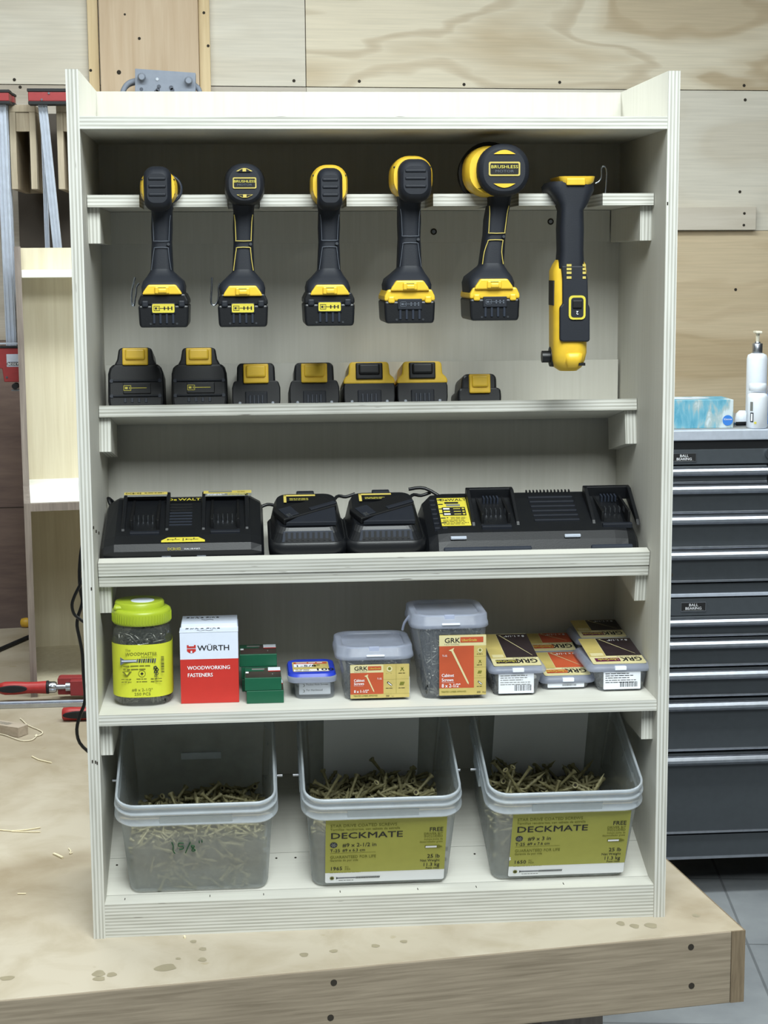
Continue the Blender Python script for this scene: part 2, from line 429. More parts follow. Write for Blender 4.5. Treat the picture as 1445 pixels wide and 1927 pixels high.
def thing(name, label, cat, loc=(0, 0, 0), rot=(0, 0, 0), group=None):
    o = bpy.data.objects.new(name, None); COL.objects.link(o); o.empty_display_size = 0.05
    o.matrix_basis = Matrix.Translation(loc) @ Euler(rot).to_matrix().to_4x4()
    o.location = loc; o.rotation_euler = rot
    o['label'] = label; o['category'] = cat
    if group: o['group'] = group
    return o
def tag(o, label, cat, group=None, kind=None):
    o['label'] = label; o['category'] = cat
    if group: o['group'] = group
    if kind: o['kind'] = kind
    return o
def struct(mb, name, label=None):
    o = mb.build(name); o['kind'] = 'structure'
    if label: o['label'] = label
    return o
def face_y(x, y, z, rx=0.0, rz=0.0):
    """label space -> upright plane facing the viewer (-Y)"""
    return Matrix.Translation((x, y, z)) @ Matrix.Rotation(rz, 4, 'Z') @ Matrix.Rotation(math.pi / 2 + rx, 4, 'X')
R_ = Matrix.Rotation; T_ = Matrix.Translation

# ------------------------------------------------------------------ the room
FZ = -0.66
WROT = math.radians(3.5)
def wall_y(x): return 2.36 + math.tan(WROT) * (x + 0.46)
def wy(px, py):
    p = at(px, py, 2.4)
    for _ in range(4): p = at(px, py, wall_y(p.x))
    return p
WM = T_((-0.46, 2.36, 0)) @ R_(WROT, 4, 'Z')          # wall space: x along wall, y into wall
WI = WM.inverted()
def wl(px, py): q = WI @ wy(px, py); return q.x, q.z
sz = wl(760, 165)[1]
f = MB(); f.box(-3.5, 4.5, -4.5, 4.2, FZ - 0.05, FZ, 'floor_concrete'); struct(f, 'floor')
xa = wl(166, 90)[0]; xb = wl(575, 90)[0]; xc = wl(394, 90)[0]
xr = wl(1278, 800)[0]
b = MB()
g = 0.0012
b.box(-3.2, xa, 0, 0.02, sz + g, 2.6, 'wall_ply_soft', M=WM)
b.box(xa + g, xb - g, 0, 0.02, sz + g, 2.6, 'wall_ply_soft', M=WM)
b.box(xb + g, 4.2, 0, 0.02, sz + g, 2.6, 'wall_ply_bold', M=WM)
zb = wl(1300, 434)[1]; zl = wl(20, 640)[1]
b.box(-3.2, xb, 0, 0.02, zl, sz - g, 'wall_ply_grey', M=WM)
b.box(xb + g, 4.2, 0, 0.02, zb, sz - g, 'wall_ply_soft', M=WM)
b.box(xb + g, 4.2, 0, 0.02, FZ, zb - g, 'wall_ply_warm', M=WM)
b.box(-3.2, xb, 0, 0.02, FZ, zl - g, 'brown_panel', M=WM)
b.box(-3.2, 4.2, 0.02, 0.06, FZ, 2.6, 'hole', M=WM)
zs = wl(20, 955)[1]
b.box(-3.2, xb, -0.0006, 0.001, zs - 0.001, zs + 0.001, 'hole', M=WM)
for px, py in [(27, 150), (38, 164), (170, 134), (391, 88), (553, 152), (676, 153), (873, 159), (1053, 155), (1400, 161), (1402, 188), (1392, 361), (1384, 545), (232, 30)]:
    x, z = wl(px, py); b.cyl((x, -0.0008, z), (x, 0.002, z), 0.0045, 'hole', n=12, M=WM)
struct(b, 'wall_back')
def wbox(px0, px1, py0, py1, th, mat, name):
    x0 = wl(px0, 90)[0]; x1 = wl(px1, 90)[0]; z1 = wl(px0, py0)[1]; z0 = wl(px1, py1)[1]
    if py0 > 300: x0 = wl(px0, py0)[0]; x1 = wl(px1, py1)[0]
    m = MB(); m.box(x0, x1, -th, -0.0003, z0, z1, mat, 0.002, M=WM); return m
m = wbox(166, 186, -60, 460, 0.02, 'pine_pale', 's'); x, z = wl(171, 134); m.cyl((x, -0.021, z), (x, -0.0195, z), 0.004, 'hole', n=10, M=WM); struct(m, 'trim_1')
m = wbox(188, 373, -60, 460, 0.04, 'pine', 's')
for px, py, r in [(224, 139, .006), (235, 31, .003), (262, 76, .004)]:
    x, z = wl(px, py); m.cyl((x, -0.041, z), (x, -0.0395, z), r, 'hole', n=12, M=WM)
struct(m, 'trim_2')
m = wbox(374, 395, -60, 460, 0.02, 'pine_pale', 's')
for px, py in [(383, 26), (391, 88)]:
    x, z = wl(px, py); m.cyl((x, -0.021, z), (x, -0.0195, z), 0.004, 'hole', n=10, M=WM)
struct(m, 'trim_3')
m = wbox(24, 420, 214, 720, 0.012, 'shaded_board', 's'); tag(m.build('rack_shade_board'), 'dark brown board added for the shade on the wall behind the bar clamps at left', 'board')  # board added to carry the shade behind and below the clamp rack
m = wbox(1120, 1418, 390, 433, 0.02, 'pale_batten', 's')
for px, py in [(1396, 402), (1395, 424)]:
    x, z = wl(px, py); m.cyl((x, -0.021, z), (x, -0.0195, z), 0.004, 'hole', n=10, M=WM)
tag(m.build('wall_batten'), 'pale wooden batten screwed to the plywood wall right of the tool cabinet', 'batten')

# ------------------------------------------------------------------ the bench
BR = math.radians(7.44)
bt = thing('workbench', 'large assembly bench with pale stained top and oak apron under the tool cabinet', 'workbench', (0.9895, -0.0626, 0), (0, 0, BR))
m = MB(); m.box(-2.4, -0.0025, 0.0025, 2.5, -0.02, 0, 'bench_top', 0.001)
BM = bt.matrix_basis
def benchxy(px, py):
    p = BM.inverted() @ atz(px, py, 0); return p.x, p.y
drips = [(312, 1821, 20, 6), (186, 1832, 12, 5), (210, 1834, 9, 4), (187, 1842, 11, 4), (364, 1772, 6, 3), (382, 1786, 7, 3), (381, 1806, 8, 3.5), (335, 1804, 5, 2), (13, 1841, 13, 4),
         (572, 1797, 8, 4), (628, 1790, 8, 3), (706, 1780, 8, 3), (1168, 1738, 8, 4), (1194, 1743, 9, 4), (1225, 1742, 12, 5), (760, 1772, 7, 3), (1309, 1723, 7, 3)]
for px, py, a, c in drips:
    x, y = benchxy(px, py); rx_ = a / 1270; ry_ = c / 1270 / 0.37
    o = [(x + rx_ * math.cos(t) * (1 + 0.15 * math.sin(3 * t + px)), y + ry_ * math.sin(t) * (1 + 0.12 * math.cos(2 * t + py)), 0.0003) for t in [2 * math.pi * i / 18 for i in range(18)]]
    m.add(o, [tuple(range(18))], 'bench_drip')
m.build('bench_top', bt, world=False)
m = MB(); m.box(-2.4, -0.0225, 0, 0.022, -0.1156, -0.0008, 'oak', 0.0015)
for px, py in [(1300, 1782), (1301, 1855), (628, 1849), (622, 1915)]:
    p = atz(px, py, 0); d = ray(px, py); # hit apron plane local y=0
    L = BM.inverted() @ CAMP; D = BM.inverted().to_3x3() @ d; q = L + D * (-L.y / D.y)
    m.cyl((q.x, -0.0006, q.z), (q.x, 0.002, q.z), 0.0048, 'hole', n=14)
m.build('front_apron', bt, world=False)
m = MB(); m.box(-0.022, 0, 0, 2.5, -0.1156, -0.0008, ['oak_end'] * 6, 0); m.build('side_apron', bt, world=False)
for lx in (-0.30, -2.3):
    for ly in (0.075, 2.3):
        m = MB(); m.box(lx, lx + 0.1, ly, ly + 0.1, FZ, -0.1156, 'walnut', 0.002); m.build('leg', bt, world=False)

# ------------------------------------------------------------------ the plywood tool cabinet
CW, CH, CD, TT = 0.88, 1.2826, 0.31, 0.0178
cab = thing('tool_cabinet', 'tall pale plywood cabinet with five shelves of drills, chargers and screws standing on the bench', 'cabinet')
m = MB(); m.board(0, TT, 0, CD + 0.02, 0, CH, 0)
m.build('side_panel', cab)
m = MB(); m.board(CW - TT, CW, 0, CD + 0.02, 0, CH, 0); m.build('side_panel', cab)
m = MB(); m.board(TT, CW - TT, CD, CD + 0.012, 0.0, CH, 1); m.build('back_panel', cab)
m = MB(); m.board(TT, CW - TT, 0, CD, 1.2004, 1.218, 2, 'ply_face_x'); m.build('top_shelf', cab)
# notched tool rack shelf
Y1 = 0.071; z0, z1 = 1.0938, 1.1115
ns = [(262, 323), (428, 489), (592, 652), (753, 815), (917, 976), (1075, 1134)]
nx = [(X(a, 377, Y1), X(c, 377, Y1)) for a, c in ns]
m = MB()
xs = [TT + 0.001] + [q for p in nx for q in p] + [CW - TT - 0.001]
for i in range(0, len(xs), 2):
    m.board(xs[i], xs[i + 1], Y1, 0.185, z0, z1, 2, 'ply_face_x')
m.board(xs[0], xs[-1], 0.185, CD, z0, z1, 2, 'ply_face_x')
m.build('tool_rack_shelf', cab)
def bracket(y0, y1, za, zb_, name='shelf_bracket', tilt=0, piv=None, chamf=0):
    for x0 in (TT, CW - 2 * TT):
        m = MB()
        Mx = (T_(piv) @ R_(tilt, 4, 'X') @ T_([-q for q in piv])) if tilt else None
        if chamf:
            pts = [(y0, zb_), (y0, za), (y0 + 0.001, za), (y1, zb_ - 0.012), (y1, zb_)]
            n = len(pts)
            vs = [(x0, y, z) for y, z in pts] + [(x0 + TT, y, z) for y, z in pts]
            fs = [tuple(range(n))[::-1], tuple(range(n, 2 * n))] + [(i, (i + 1) % n, n + (i + 1) % n, n + i) for i in range(n)]
            m.add(vs, fs, ['ply_face', 'ply_face'] + ['ply_edge_x'] * n, Mx)
        else: m.board(x0, x0 + TT, y0, y1, za, zb_, 0, M=Mx)
        m.build(name, cab)
bracket(0.086, 0.292, 1.0415, z0 - 0.0004)
m = MB(); m.board(0.032, 0.8427, 0.292, CD - 0.0003, 1.0428, z0 - 0.0006, 1)
for px, py in ((816, 436), (1036, 417)):
    p = at(px, py, 0.292); m.cyl((p.x, 0.2914, p.z), (p.x, 0.293, p.z), 0.0052, 'hole', n=16); m.cyl((p.x, 0.2911, p.z), (p.x, 0.293, p.z), 0.003, 'brushed_steel', n=12)
m.build('mounting_strip', cab)
# battery shelf, tilted back
TB = -math.atan(0.179); PB = (0, 0.163, 0.7953)
MBt = T_(PB) @ R_(TB, 4, 'X')
m = MB(); m.board(TT + 0.001, CW - TT - 0.001, 0, 0.148, -0.0177, 0, 2, 'ply_face_x', M=MBt); m.build('battery_shelf', cab)
for x0 in (TT, CW - 2 * TT):
    m = MB(); m.board(x0, x0 + TT, 0.012, 0.139, -0.0705, -0.018, 0, M=MBt); m.build('shelf_bracket', cab)
m = MB(); m.board(0.021, 0.8585, 0.288, 0.296, 0.775, 0.8505, 1); m.build('rear_strip', cab)
# charger shelf, tilted forward with a front lip
TC = math.radians(11.1)
PC = (0, 0.069, 0.5285); MC = T_(PC) @ R_(TC, 4, 'X')
m = MB(); m.board(TT + 0.001, CW - TT - 0.001, 0.0, 0.222, 0, 0.0178, 2, 'ply_face_x', M=MC); m.build('charger_shelf', cab)
m = MB(); m.board(TT + 0.001, CW - TT - 0.001, -0.0022, 0.018, 0.018, 0.0395, 2, 'ply_face_x', M=MC); m.build('front_lip', cab)
for x0 in (TT, CW - 2 * TT):
    m = MB(); m.board(x0, x0 + TT, 0.009, 0.21, -0.046, -0.0004, 0, M=MC); m.build('shelf_bracket', cab)
# screw shelf
m = MB(); m.board(TT, CW - TT, 0.004, CD, 0.3300, 0.3468, 2, 'ply_face_x'); m.build('screw_shelf', cab)
bracket(0.026, 0.22, 0.2790, 0.3297, chamf=0)
# base: laminated kick, flat lip, ramp
m = MB(); m.board(TT, CW - TT, 0.003, 0.04, 0.0, 0.0522, 2, 'ply_face_x')
for px, py in ((235, 1692), (395, 1686), (496, 1683), (640, 1678), (786, 1673), (896, 1669), (1060, 1663)):
    p = atz(px, py, 0.0522); m.box(p.x - 0.0006, p.x + 0.0006, p.y - 0.004, p.y + 0.004, 0.052, 0.0525, 'hole')
m.build('base_rail', cab)
TR = math.atan(0.378); PR = (0, 0.040, 0.0524); MR = T_(PR) @ R_(TR, 4, 'X')
m = MB(); m.board(TT, CW - TT, 0.0004, 0.0855, -0.0178, 0, 2, 'ply_face_x', M=MR); m.board(TT, CW - TT, 0.0865, 0.287, -0.0178, -0.0003, 2, 'ply_face_x', M=MR)
for px, py in ((220, 1628), (556, 1614), (520, 1615), (893, 1607)):
    d = MR.inverted().to_3x3() @ ray(px, py); L = MR.inverted() @ CAMP; q = L + d * (-L.z / d.z)
    m.cyl((q.x, q.y, -0.001), (q.x, q.y, 0.0003), 0.0018, 'hole', n=10, M=MR)
m.build('sloping_base_board', cab)
# dark nail holes on the front edges of the side panels
for px, py in ((174, 1433), (180, 1434), (183, 1436), (172, 1108), (176, 993), (181, 1000), (186, 1003), (1265, 1082), (1256, 383)):
    m = MB(); p = at(px, py, 0); m.box(p.x - 0.0009, p.x + 0.0009, -0.0006, 0.001, p.z - 0.0022, p.z + 0.0022, 'hole')
    m.build('nail', cab)
# ------------------------------------------------------------------ cordless drills
def gauge_icon(m, M, x0, x1, y0, y1, fg, bg_=None, bars=True):
    """battery symbol, a line and three charge bars"""
    w = x1 - x0; h = y1 - y0
    if bg_: m.rect(x0, x1, y0, y1, bg_, M, 0.0002, r=h * 0.15)
    a, c = x0 + 0.07 * w, x0 + 0.34 * w; b_, t = y0 + 0.22 * h, y1 - 0.22 * h; e = 0.05 * h
    for q in ((a, c, b_, b_ + e), (a, c, t - e, t), (a, a + e, b_, t), (c - e, c, b_, t)): m.rect(*q, fg, M, 0.0005)
    m.rect(a + 0.05 * w, a + 0.15 * w, b_ + 0.17 * h, t - 0.17 * h, fg, M, 0.0005)
    m.rect(c - 0.07 * w, c - 0.045 * w, b_ + 0.17 * h, t - 0.17 * h, fg, M, 0.0005)
    m.rect(c, x1 - 0.1 * w, y0 + 0.47 * h, y0 + 0.53 * h, fg, M, 0.0005)
    if bars:
        for k in (0.55, 0.72, 0.88): m.rect(x0 + (k - 0.028) * w, x0 + (k + 0.028) * w, y0 + 0.3 * h, y0 + 0.7 * h, fg, M, 0.0005)

def drill(name, label, c, g):
    yb, yh = 0.02, 0.012                                   # rear of battery, rear of motor
    hx0, hx1, hy0, hy1 = c['head']; bx0, bx1, by0, by1 = c['batt']; gx0, gx1 = c['grip']
    W_ = lambda px, py, y=yb: at(px, py, y)
    o0 = at((bx0 + bx1) / 2, by1, yb)
    t = thing(name, label, 'drill', (o0.x, 0.08, o0.z), group=g)
    P0 = W_(bx0, by0); P1 = W_(bx1, by1)
    x0, x1, zt, zb_ = P0.x, P1.x, P0.z, P1.z
    xc = (x0 + x1) / 2; wb = (x1 - x0) / 2
    # battery pack
    h = zt - zb_; two = c.get('yellow_pack')
    m = MB(); sh = 0.30 * h
    prof = [(-wb * 0.93, 0), (wb * 0.93, 0), (wb * 0.97, 0.12 * h), (wb, 0.66 * h), (wb * 0.985, 0.80 * h), (wb * 0.86, h), (-wb * 0.86, h), (-wb * 0.985, 0.80 * h), (-wb, 0.66 * h), (-wb * 0.97, 0.12 * h)]
    low = [(xc + a, zb_ + b_) for a, b_ in prof if b_ <= 0.67 * h]; up = [(xc + a * 1.003, zb_ + b_) for a, b_ in prof if b_ >= 0.65 * h]
    m.prism([low[i] for i in (0, 1, 2, 3, 4, 5)] if len(low) == 6 else low, 1, yb, yb + 0.112, 'black_plastic', 0.003)
    bat = m.build('battery', t)
    m = MB(); m.prism(up, 1, yb - 0.0004, yb + 0.112, 'yellow' if two else 'black_plastic', 0.0028)
    mm = m
    def sub(mb, nm_, par):                                  # sub-part, same frame as the part
        return mb.build(nm_, par)
    o = sub(mm, 'upper_case', bat)
    m = MB()
    for k in range(4):
        xx = xc + (k - 1.5) * wb * 0.25
        m.box(xx - wb * 0.045, xx + wb * 0.045, yb - 0.0016, yb + 0.002, zb_ + 0.12 * h, zb_ + 0.42 * h, 'grey_plastic', 0.0006)
    for sg in (-1, 1):
        m.cyl((xc + sg * wb * 0.52, yb - 0.0008, zb_ + 0.11 * h), (xc + sg * wb * 0.52, yb + 0.002, zb_ + 0.11 * h), 0.0016, 'steel', n=10)
        m.box(xc + sg * wb * 0.72 - wb * 0.13, xc + sg * wb * 0.72 + wb * 0.13, yb - 0.003, yb + 0.003, zb_ + 0.60 * h, zb_ + 0.80 * h, 'yellow' if two else 'rubber', 0.0022)
    sub(m, 'front_ribs', bat)
    m = MB(); gw, gz0, gz1 = wb * 0.44, zb_ + 0.44 * h, zb_ + 0.70 * h
    m.box(xc - gw - 0.0012, xc + gw + 0.0012, yb - 0.0028, yb + 0.003, gz0 - 0.0015, gz1 + 0.0012, 'rubber', 0.001)
    Mg = face_y(xc, yb - 0.003, 0)
    if two: gauge_icon(m, Mg, -gw, gw, gz0, gz1, 'grey_line')
    else: gauge_icon(m, Mg, -gw, gw, gz0, gz1, 'print_black', 'label_yellow')
    sub(m, 'charge_gauge', bat)
    # yellow release latch on top of pack
    L0 = W_(c['latch'][0], c['latch'][2]); L1 = W_(c['latch'][1], c['latch'][3])
    lx = (L0.x + L1.x) / 2; lw = (L1.x - L0.x) / 2; lz0, lz1 = L1.z, L0.z; lh = lz1 - lz0
    m = MB(); m.prism([(lx - lw, lz0), (lx + lw, lz0), (lx + lw * 0.92, lz0 + lh * 0.35), (lx + lw * 0.68, lz1), (lx - lw * 0.68, lz1), (lx - lw * 0.92, lz0 + lh * 0.35)], 1, yb - 0.005, yb + 0.02, 'yellow', 0.002)
    m.box(lx - lw * 0.36, lx + lw * 0.36, yb - 0.0085, yb, lz0 + 0.1 * lh, lz0 + 0.82 * lh, 'yellow', 0.0016)
    m.box(lx - lw * 0.2, lx + lw * 0.2, yb - 0.0088, yb - 0.002, lz0 + 0.68 * lh, lz0 + 0.74 * lh, 'olive_print')
    m.box(lx - lw * 0.2, lx + lw * 0.24, yb - 0.010, yb, lz0 + 0.16 * lh, lz0 + 0.6 * lh, 'yellow', 0.0018)
    m.build('release_latch', t)
    # foot: flares from grip to pack
    f0, f1, fy0, fy1 = c['foot']
    A = W_(f0, fy1); B = W_(f1, fy0); G0 = at(gx0, fy0, 0.04); G1 = at(gx1, fy0, 0.04)
    fx = (A.x + B.x) / 2; fw = (B.x - A.x) / 2; fh = B.z - A.z; gx = (G0.x + G1.x) / 2; gw = (G1.x - G0.x) / 2
    m = MB()
    m.loftz([(A.z - 0.004, fw * 0.97, 0.052, 0.012, fx, yb + 0.054), (A.z + fh * 0.3, fw, 0.053, 0.014, fx, yb + 0.055), (A.z + fh * 0.55, fw * 0.93, 0.047, 0.014, fx, yb + 0.056), (A.z + fh * 0.78, fw * 0.72, 0.036, 0.013, (fx + gx) / 2, yb + 0.055),
             (A.z + fh, gw * 1.1, 0.026, 0.011, gx, yb + 0.052), (A.z + fh + 0.004, gw, 0.024, 0.011, gx, yb + 0.052)], 'rubber', n=6)
    m.build('foot', t)
    # grip
    hz1 = Z(gx0, hy1, 0.04); T0 = at(gx0 + c.get('lean', 0), hy1 - 12, 0.045); T1 = at(gx1 + c.get('lean', 0), hy1 - 12, 0.045)
    tx = (T0.x + T1.x) / 2; tw = (T1.x - T0.x) / 2; zlo = B.z - 0.002; zhi = T0.z; dz = zhi - zlo
    m = MB()
    m.loftz([(zlo, gw * 1.06, 0.024, 0.010, gx, yb + 0.052), (zlo + dz * 0.3, gw * 0.98, 0.0235, 0.011, gx * .7 + tx * .3, yb + 0.053), (zlo + dz * 0.42, gw * 0.94, 0.023, 0.011, gx * .58 + tx * .42, yb + 0.053), (zlo + dz * 0.62, gw * 1.0, 0.0235, 0.012, gx * .4 + tx * .6, yb + 0.052),
             (zlo + dz * 0.85, tw * 0.98, 0.024, 0.012, tx, yb + 0.052), (zhi, tw * 1.12, 0.03, 0.012, tx, yb + 0.05)], 'rubber', n=6)
    m.build('grip', t)
    # inlay lines on the back of the grip
    yl = yb + 0.0283; ln = c.get('line', 'grey_line'); rl = 0.0007 if ln == 'gold_line' else 0.00045
    m = MB(); q = gw * 0.78; mx = lambda f: gx * (1 - f) + tx * f
    m.tube([(mx(.8) - q * 1.12, yl + 0.001, zlo + dz * .8), (mx(.7) - q, yl, zlo + dz * .7), (mx(.5) - q * .92, yl, zlo + dz * .47), (mx(.48) - q * .8, yl - 0.0004, zlo + dz * .445), (mx(.48) + q * .8, yl - 0.0004, zlo + dz * .445), (mx(.5) + q * .92, yl, zlo + dz * .47), (mx(.7) + q, yl, zlo + dz * .7), (mx(.8) + q * 1.12, yl + 0.001, zlo + dz * .8)], rl, ln, n=6, sub=2)
    m.tube([(gx - q * 1.2, yl + 0.0006, zlo + dz * .04), (gx - q, yl, zlo + dz * .2), (mx(.3) - q * .86, yl, zlo + dz * .33), (mx(.35) - q * .7, yl - 0.0004, zlo + dz * .355), (mx(.35) + q * .7, yl - 0.0004, zlo + dz * .355), (mx(.3) + q * .86, yl, zlo + dz * .33), (gx + q, yl, zlo + dz * .2), (gx + q * 1.2, yl + 0.0006, zlo + dz * .04)], rl, ln, n=6, sub=2)
    m.cyl((mx(.4) + q * 0.86, yl - 0.0016, zlo + dz * .4), (mx(.4) + q * 0.86, yl + 0.001, zlo + dz * .4), 0.0022, 'steel', n=10)
    m.build('grip_inlay', t)
    # motor head
    H0 = at(hx0, hy0, 0.03); H1 = at(hx1, hy1, 0.03)
    hx = (H0.x + H1.x) / 2; hw = (H1.x - H0.x) / 2; hz = (H0.z + H1.z) / 2; hh = (H0.z - H1.z) / 2
    if c.get('yaw'): pass
    m = MB(); k = c['kind']; hc = c.get('house', 'yellow'); r = min(hw, hh)
    m.lofty([(yh + 0.018, hw * .90, hh * .88, r * .8, hx, hz), (yh + 0.026, hw, hh * .96, r * .85, hx, hz), (yh + 0.07, hw, hh, r * .9, hx, hz), (yh + 0.10, hw * .92, hh * .9, r * .85, hx, hz), (yh + 0.125, hw * .72, hh * .74, r * .7, hx, hz)], hc, n=7)
    m.build('motor_housing', t)
    m = MB(); m.cyl((hx, yh + 0.12, hz), (hx, yh + 0.165, hz), hw * .58, 'dark_plastic', hw * .42, n=24); m.cyl((hx, yh + 0.163, hz), (hx, yh + 0.185, hz), hw * .28, 'steel', n=20); m.build('chuck', t)
    m = MB()
    if k == 'cap':                                           # round end cap with the motor badge
        cx = hx + c.get('cap_dx', 0); cw = hw * c.get('cap_w', 0.97); ch = hh * c.get('cap_h', 0.94); cr = min(cw, ch)
        yc = yh - 0.002
        m.lofty([(yc, cw * .80, ch * .80, cr * .72, cx, hz), (yc + 0.003, cw * .92, ch * .92, cr * .84, cx, hz), (yc + 0.009, cw, ch, cr * .93, cx, hz), (yc + 0.024, cw, ch, cr * .93, cx, hz)], 'rubber', n=8)
        capo = m.build('end_cap', t)
        m = MB(); Mc = face_y(cx, yc - 0.0004, hz); bw, bh = cw * .60, ch * .27; zo = ch * .04
        m.plate(-bw, bw, zo - bh, zo + bh, 'gold_line', Mc, bh * .25, 0.0012); m.rect(-bw * .9, bw * .9, zo - bh * .78, zo + bh * .78, 'dark_plastic', Mc, 0.0013, r=bh * .15)
        m.text('BRUSHLESS', bh * .62, 0, zo + bh * .08, 'print_yellow', Mc, 0.02, 1.28, 'CENTER', 0.0016); m.text('MOTOR', bh * .5, 0, zo - bh * .5, 'grey_line', Mc, 0.02, 1.5, 'CENTER', 0.0016)
        m.build('motor_badge', capo)
        m = MB()
        for sg in (-1, 1):                                   # crescent vents above and below the badge
            pts = [(-0.42 * cw + 0.84 * cw * i / 10, sg * (ch * .56 + ch * .16 * math.sin(math.pi * i / 10)) + zo) for i in range(11)]
            if sg < 0: pts = pts[::-1]
            n_ = len(pts); m.add([(x, y, 0.0012) for x, y in pts], [tuple(range(n_))], 'yellow' if hc == 'yellow' else 'gold_line', Mc)
            if hc != 'yellow':
                pts2 = [(x * .8, (y - sg * 0.0006) if abs(y) > ch * .6 else y + sg * 0.0004) for x, y in pts]
                m.add([(x, y, 0.0016) for x, y in pts2], [tuple(range(n_))], 'dark_plastic', Mc)
                m.rect(-cw * .09, cw * .09, min(sg * ch * .55, sg * ch * .71) + zo, max(sg * ch * .55, sg * ch * .71) + zo, 'gold_line', Mc, 0.0018)
        m.build('vent', capo)
    else:                                                    # rubber back pad with ribs between the yellow flanks
        pc0 = at(c['pad'][0], c['pad'][2], yh); pc1 = at(c['pad'][1], c['pad'][3], yh)
        cx = (pc0.x + pc1.x) / 2; cw = (pc1.x - pc0.x) / 2; cz = (pc0.z + pc1.z) / 2; ch = (pc0.z - pc1.z) / 2
        m.lofty([(yh - 0.001, cw * .72, ch * .64, cw * .5, cx, cz), (yh + 0.002, cw * .86, ch * .78, cw * .62, cx, cz), (yh + 0.007, cw * .96, ch * .90, cw * .72, cx, cz), (yh + 0.016, cw, ch * .98, cw * .76, cx, cz), (yh + 0.03, cw * 1.0, ch, cw * .78, cx, cz), (yh + 0.05, cw * .95, ch * .96, cw * .78, cx, cz)], 'rubber', n=7)
        pad = m.build('back_pad', t)
        m = MB()
        for q in (0.42, 0.08, -0.28):
            m.box(cx - cw * .62, cx + cw * .62, yh - 0.0028, yh + 0.003, cz + ch * (q - .07), cz + ch * (q + .07), 'rubber', 0.0016, seg=3)
        m.build('rib', pad)
        m = MB()
        for sg in (-1, 1):
            for q in (0.45, 0.2, -0.05, -0.3):
                m.box(hx + sg * hw * .84 - 0.002, hx + sg * hw * .84 + 0.002, yh + 0.019, yh + 0.03, hz + hh * (q - .04), hz + hh * (q + .04), 'dark_plastic', 0.0006)
        m.build('side_vent', t)
    if c.get('nose'):
        m = MB(); m.cyl((hx - hw * .05, yh + .078, hz), (hx - hw * .05, yh + .118, hz), hw * 1.04, 'dark_plastic', hw * .98, n=32); m.build('clutch_ring', t)
    # collar between head and grip
    m = MB(); zc = hz - hh
    m.loftz([(zhi - 0.004, tw * 1.02, 0.026, 0.012, tx, yb + 0.05), (zhi + 0.006, tw * 1.2, 0.034, 0.014, tx * .6 + hx * .4, yb + 0.048), (zc + hh * .32, hw * .74, 0.038, 0.014, hx, yb + 0.044)], 'rubber', n=6)
    m.build('collar', t)
    if c.get('ring'):
        a, b_ = c['ring']; p = at(a, (hy0 + hy1) / 2, 0.06)
        m = MB(); rr_ = hh * .72; cxr = p.x - rr_ * .92
        m.tube([(cxr + rr_ * math.cos(t_), 0.06, hz + rr_ * math.sin(t_)) for t_ in [2 * math.pi * i / 28 for i in range(29)]], .0022, 'grey_plastic', sub=1)
        m.build('gear_ring', t)
    if c.get('hook'):
        q0 = c['hook']; m = MB(); yk = yb + 0.05
        pts = [at(px, py, yk) for px, py in q0]; m.tube(pts, 0.0014, 'steel', n=8, sub=3)
        m.build('belt_hook', t)
    return t

GR = 'cordless drills hanging in the notches of the top rack'
drill('cordless_drill', 'black cordless tool with yellow-sided head and wire belt hook, leftmost hanging in the rack',
      dict(kind='pad', head=(262, 333, 318, 390), pad=(268, 323, 311, 397), grip=(283, 323), foot=(265, 346, 511, 553), latch=(267, 343, 536, 554), batt=(259, 356, 553, 616), house='yellow', ring=(339, 0), lean=0,
           hook=[(262, 533), (257, 540), (256, 552), (254, 562), (252, 575), (248, 572), (248, 548), (254, 522)]), GR)
drill('cordless_drill', 'black cordless drill with round motor badge and gold-lined grip, second from left in rack',
      dict(kind='cap', head=(421, 499, 306, 388), grip=(438, 478), foot=(413, 499, 512, 556), latch=(419, 494, 538, 557), batt=(409, 505, 553, 615), house='black_plastic', line='gold_line', cap_w=.96,
           hook=[(414, 533), (411, 543), (411, 560), (407, 572), (400, 574), (397, 566), (398, 545), (399, 522)]), GR)
drill('cordless_drill', 'yellow cordless tool with ribbed rubber head and black battery, third from left in rack',
      dict(kind='pad', head=(585, 655, 308, 388), pad=(597, 646, 314, 396), grip=(600, 641), foot=(578, 660, 510, 556), latch=(583, 658, 536, 555), batt=(572, 668, 550, 613), house='yellow'), GR)
drill('cordless_drill', 'cordless tool with ribbed rubber head and yellow-topped battery, fourth from left in the rack',
      dict(kind='pad', head=(737, 815, 291, 376), pad=(750, 814, 297, 380), grip=(752, 795), foot=(728, 814, 505, 550), latch=(734, 808, 528, 547), batt=(723, 819, 545, 608), house='yellow', yellow_pack=True, lean=-1), GR)
drill('cordless_drill', 'largest cordless drill with big motor badge on its round head and yellow-topped battery',
      dict(kind='cap', head=(878, 990, 272, 370), grip=(908, 950), foot=(884, 971, 500, 546), latch=(892, 966, 525, 544), batt=(884, 978, 541, 603), house='yellow', line='gold_line', yellow_pack=True, cap_dx=0.0085, cap_w=.87, cap_h=1.0, lean=14, nose=True), GR)

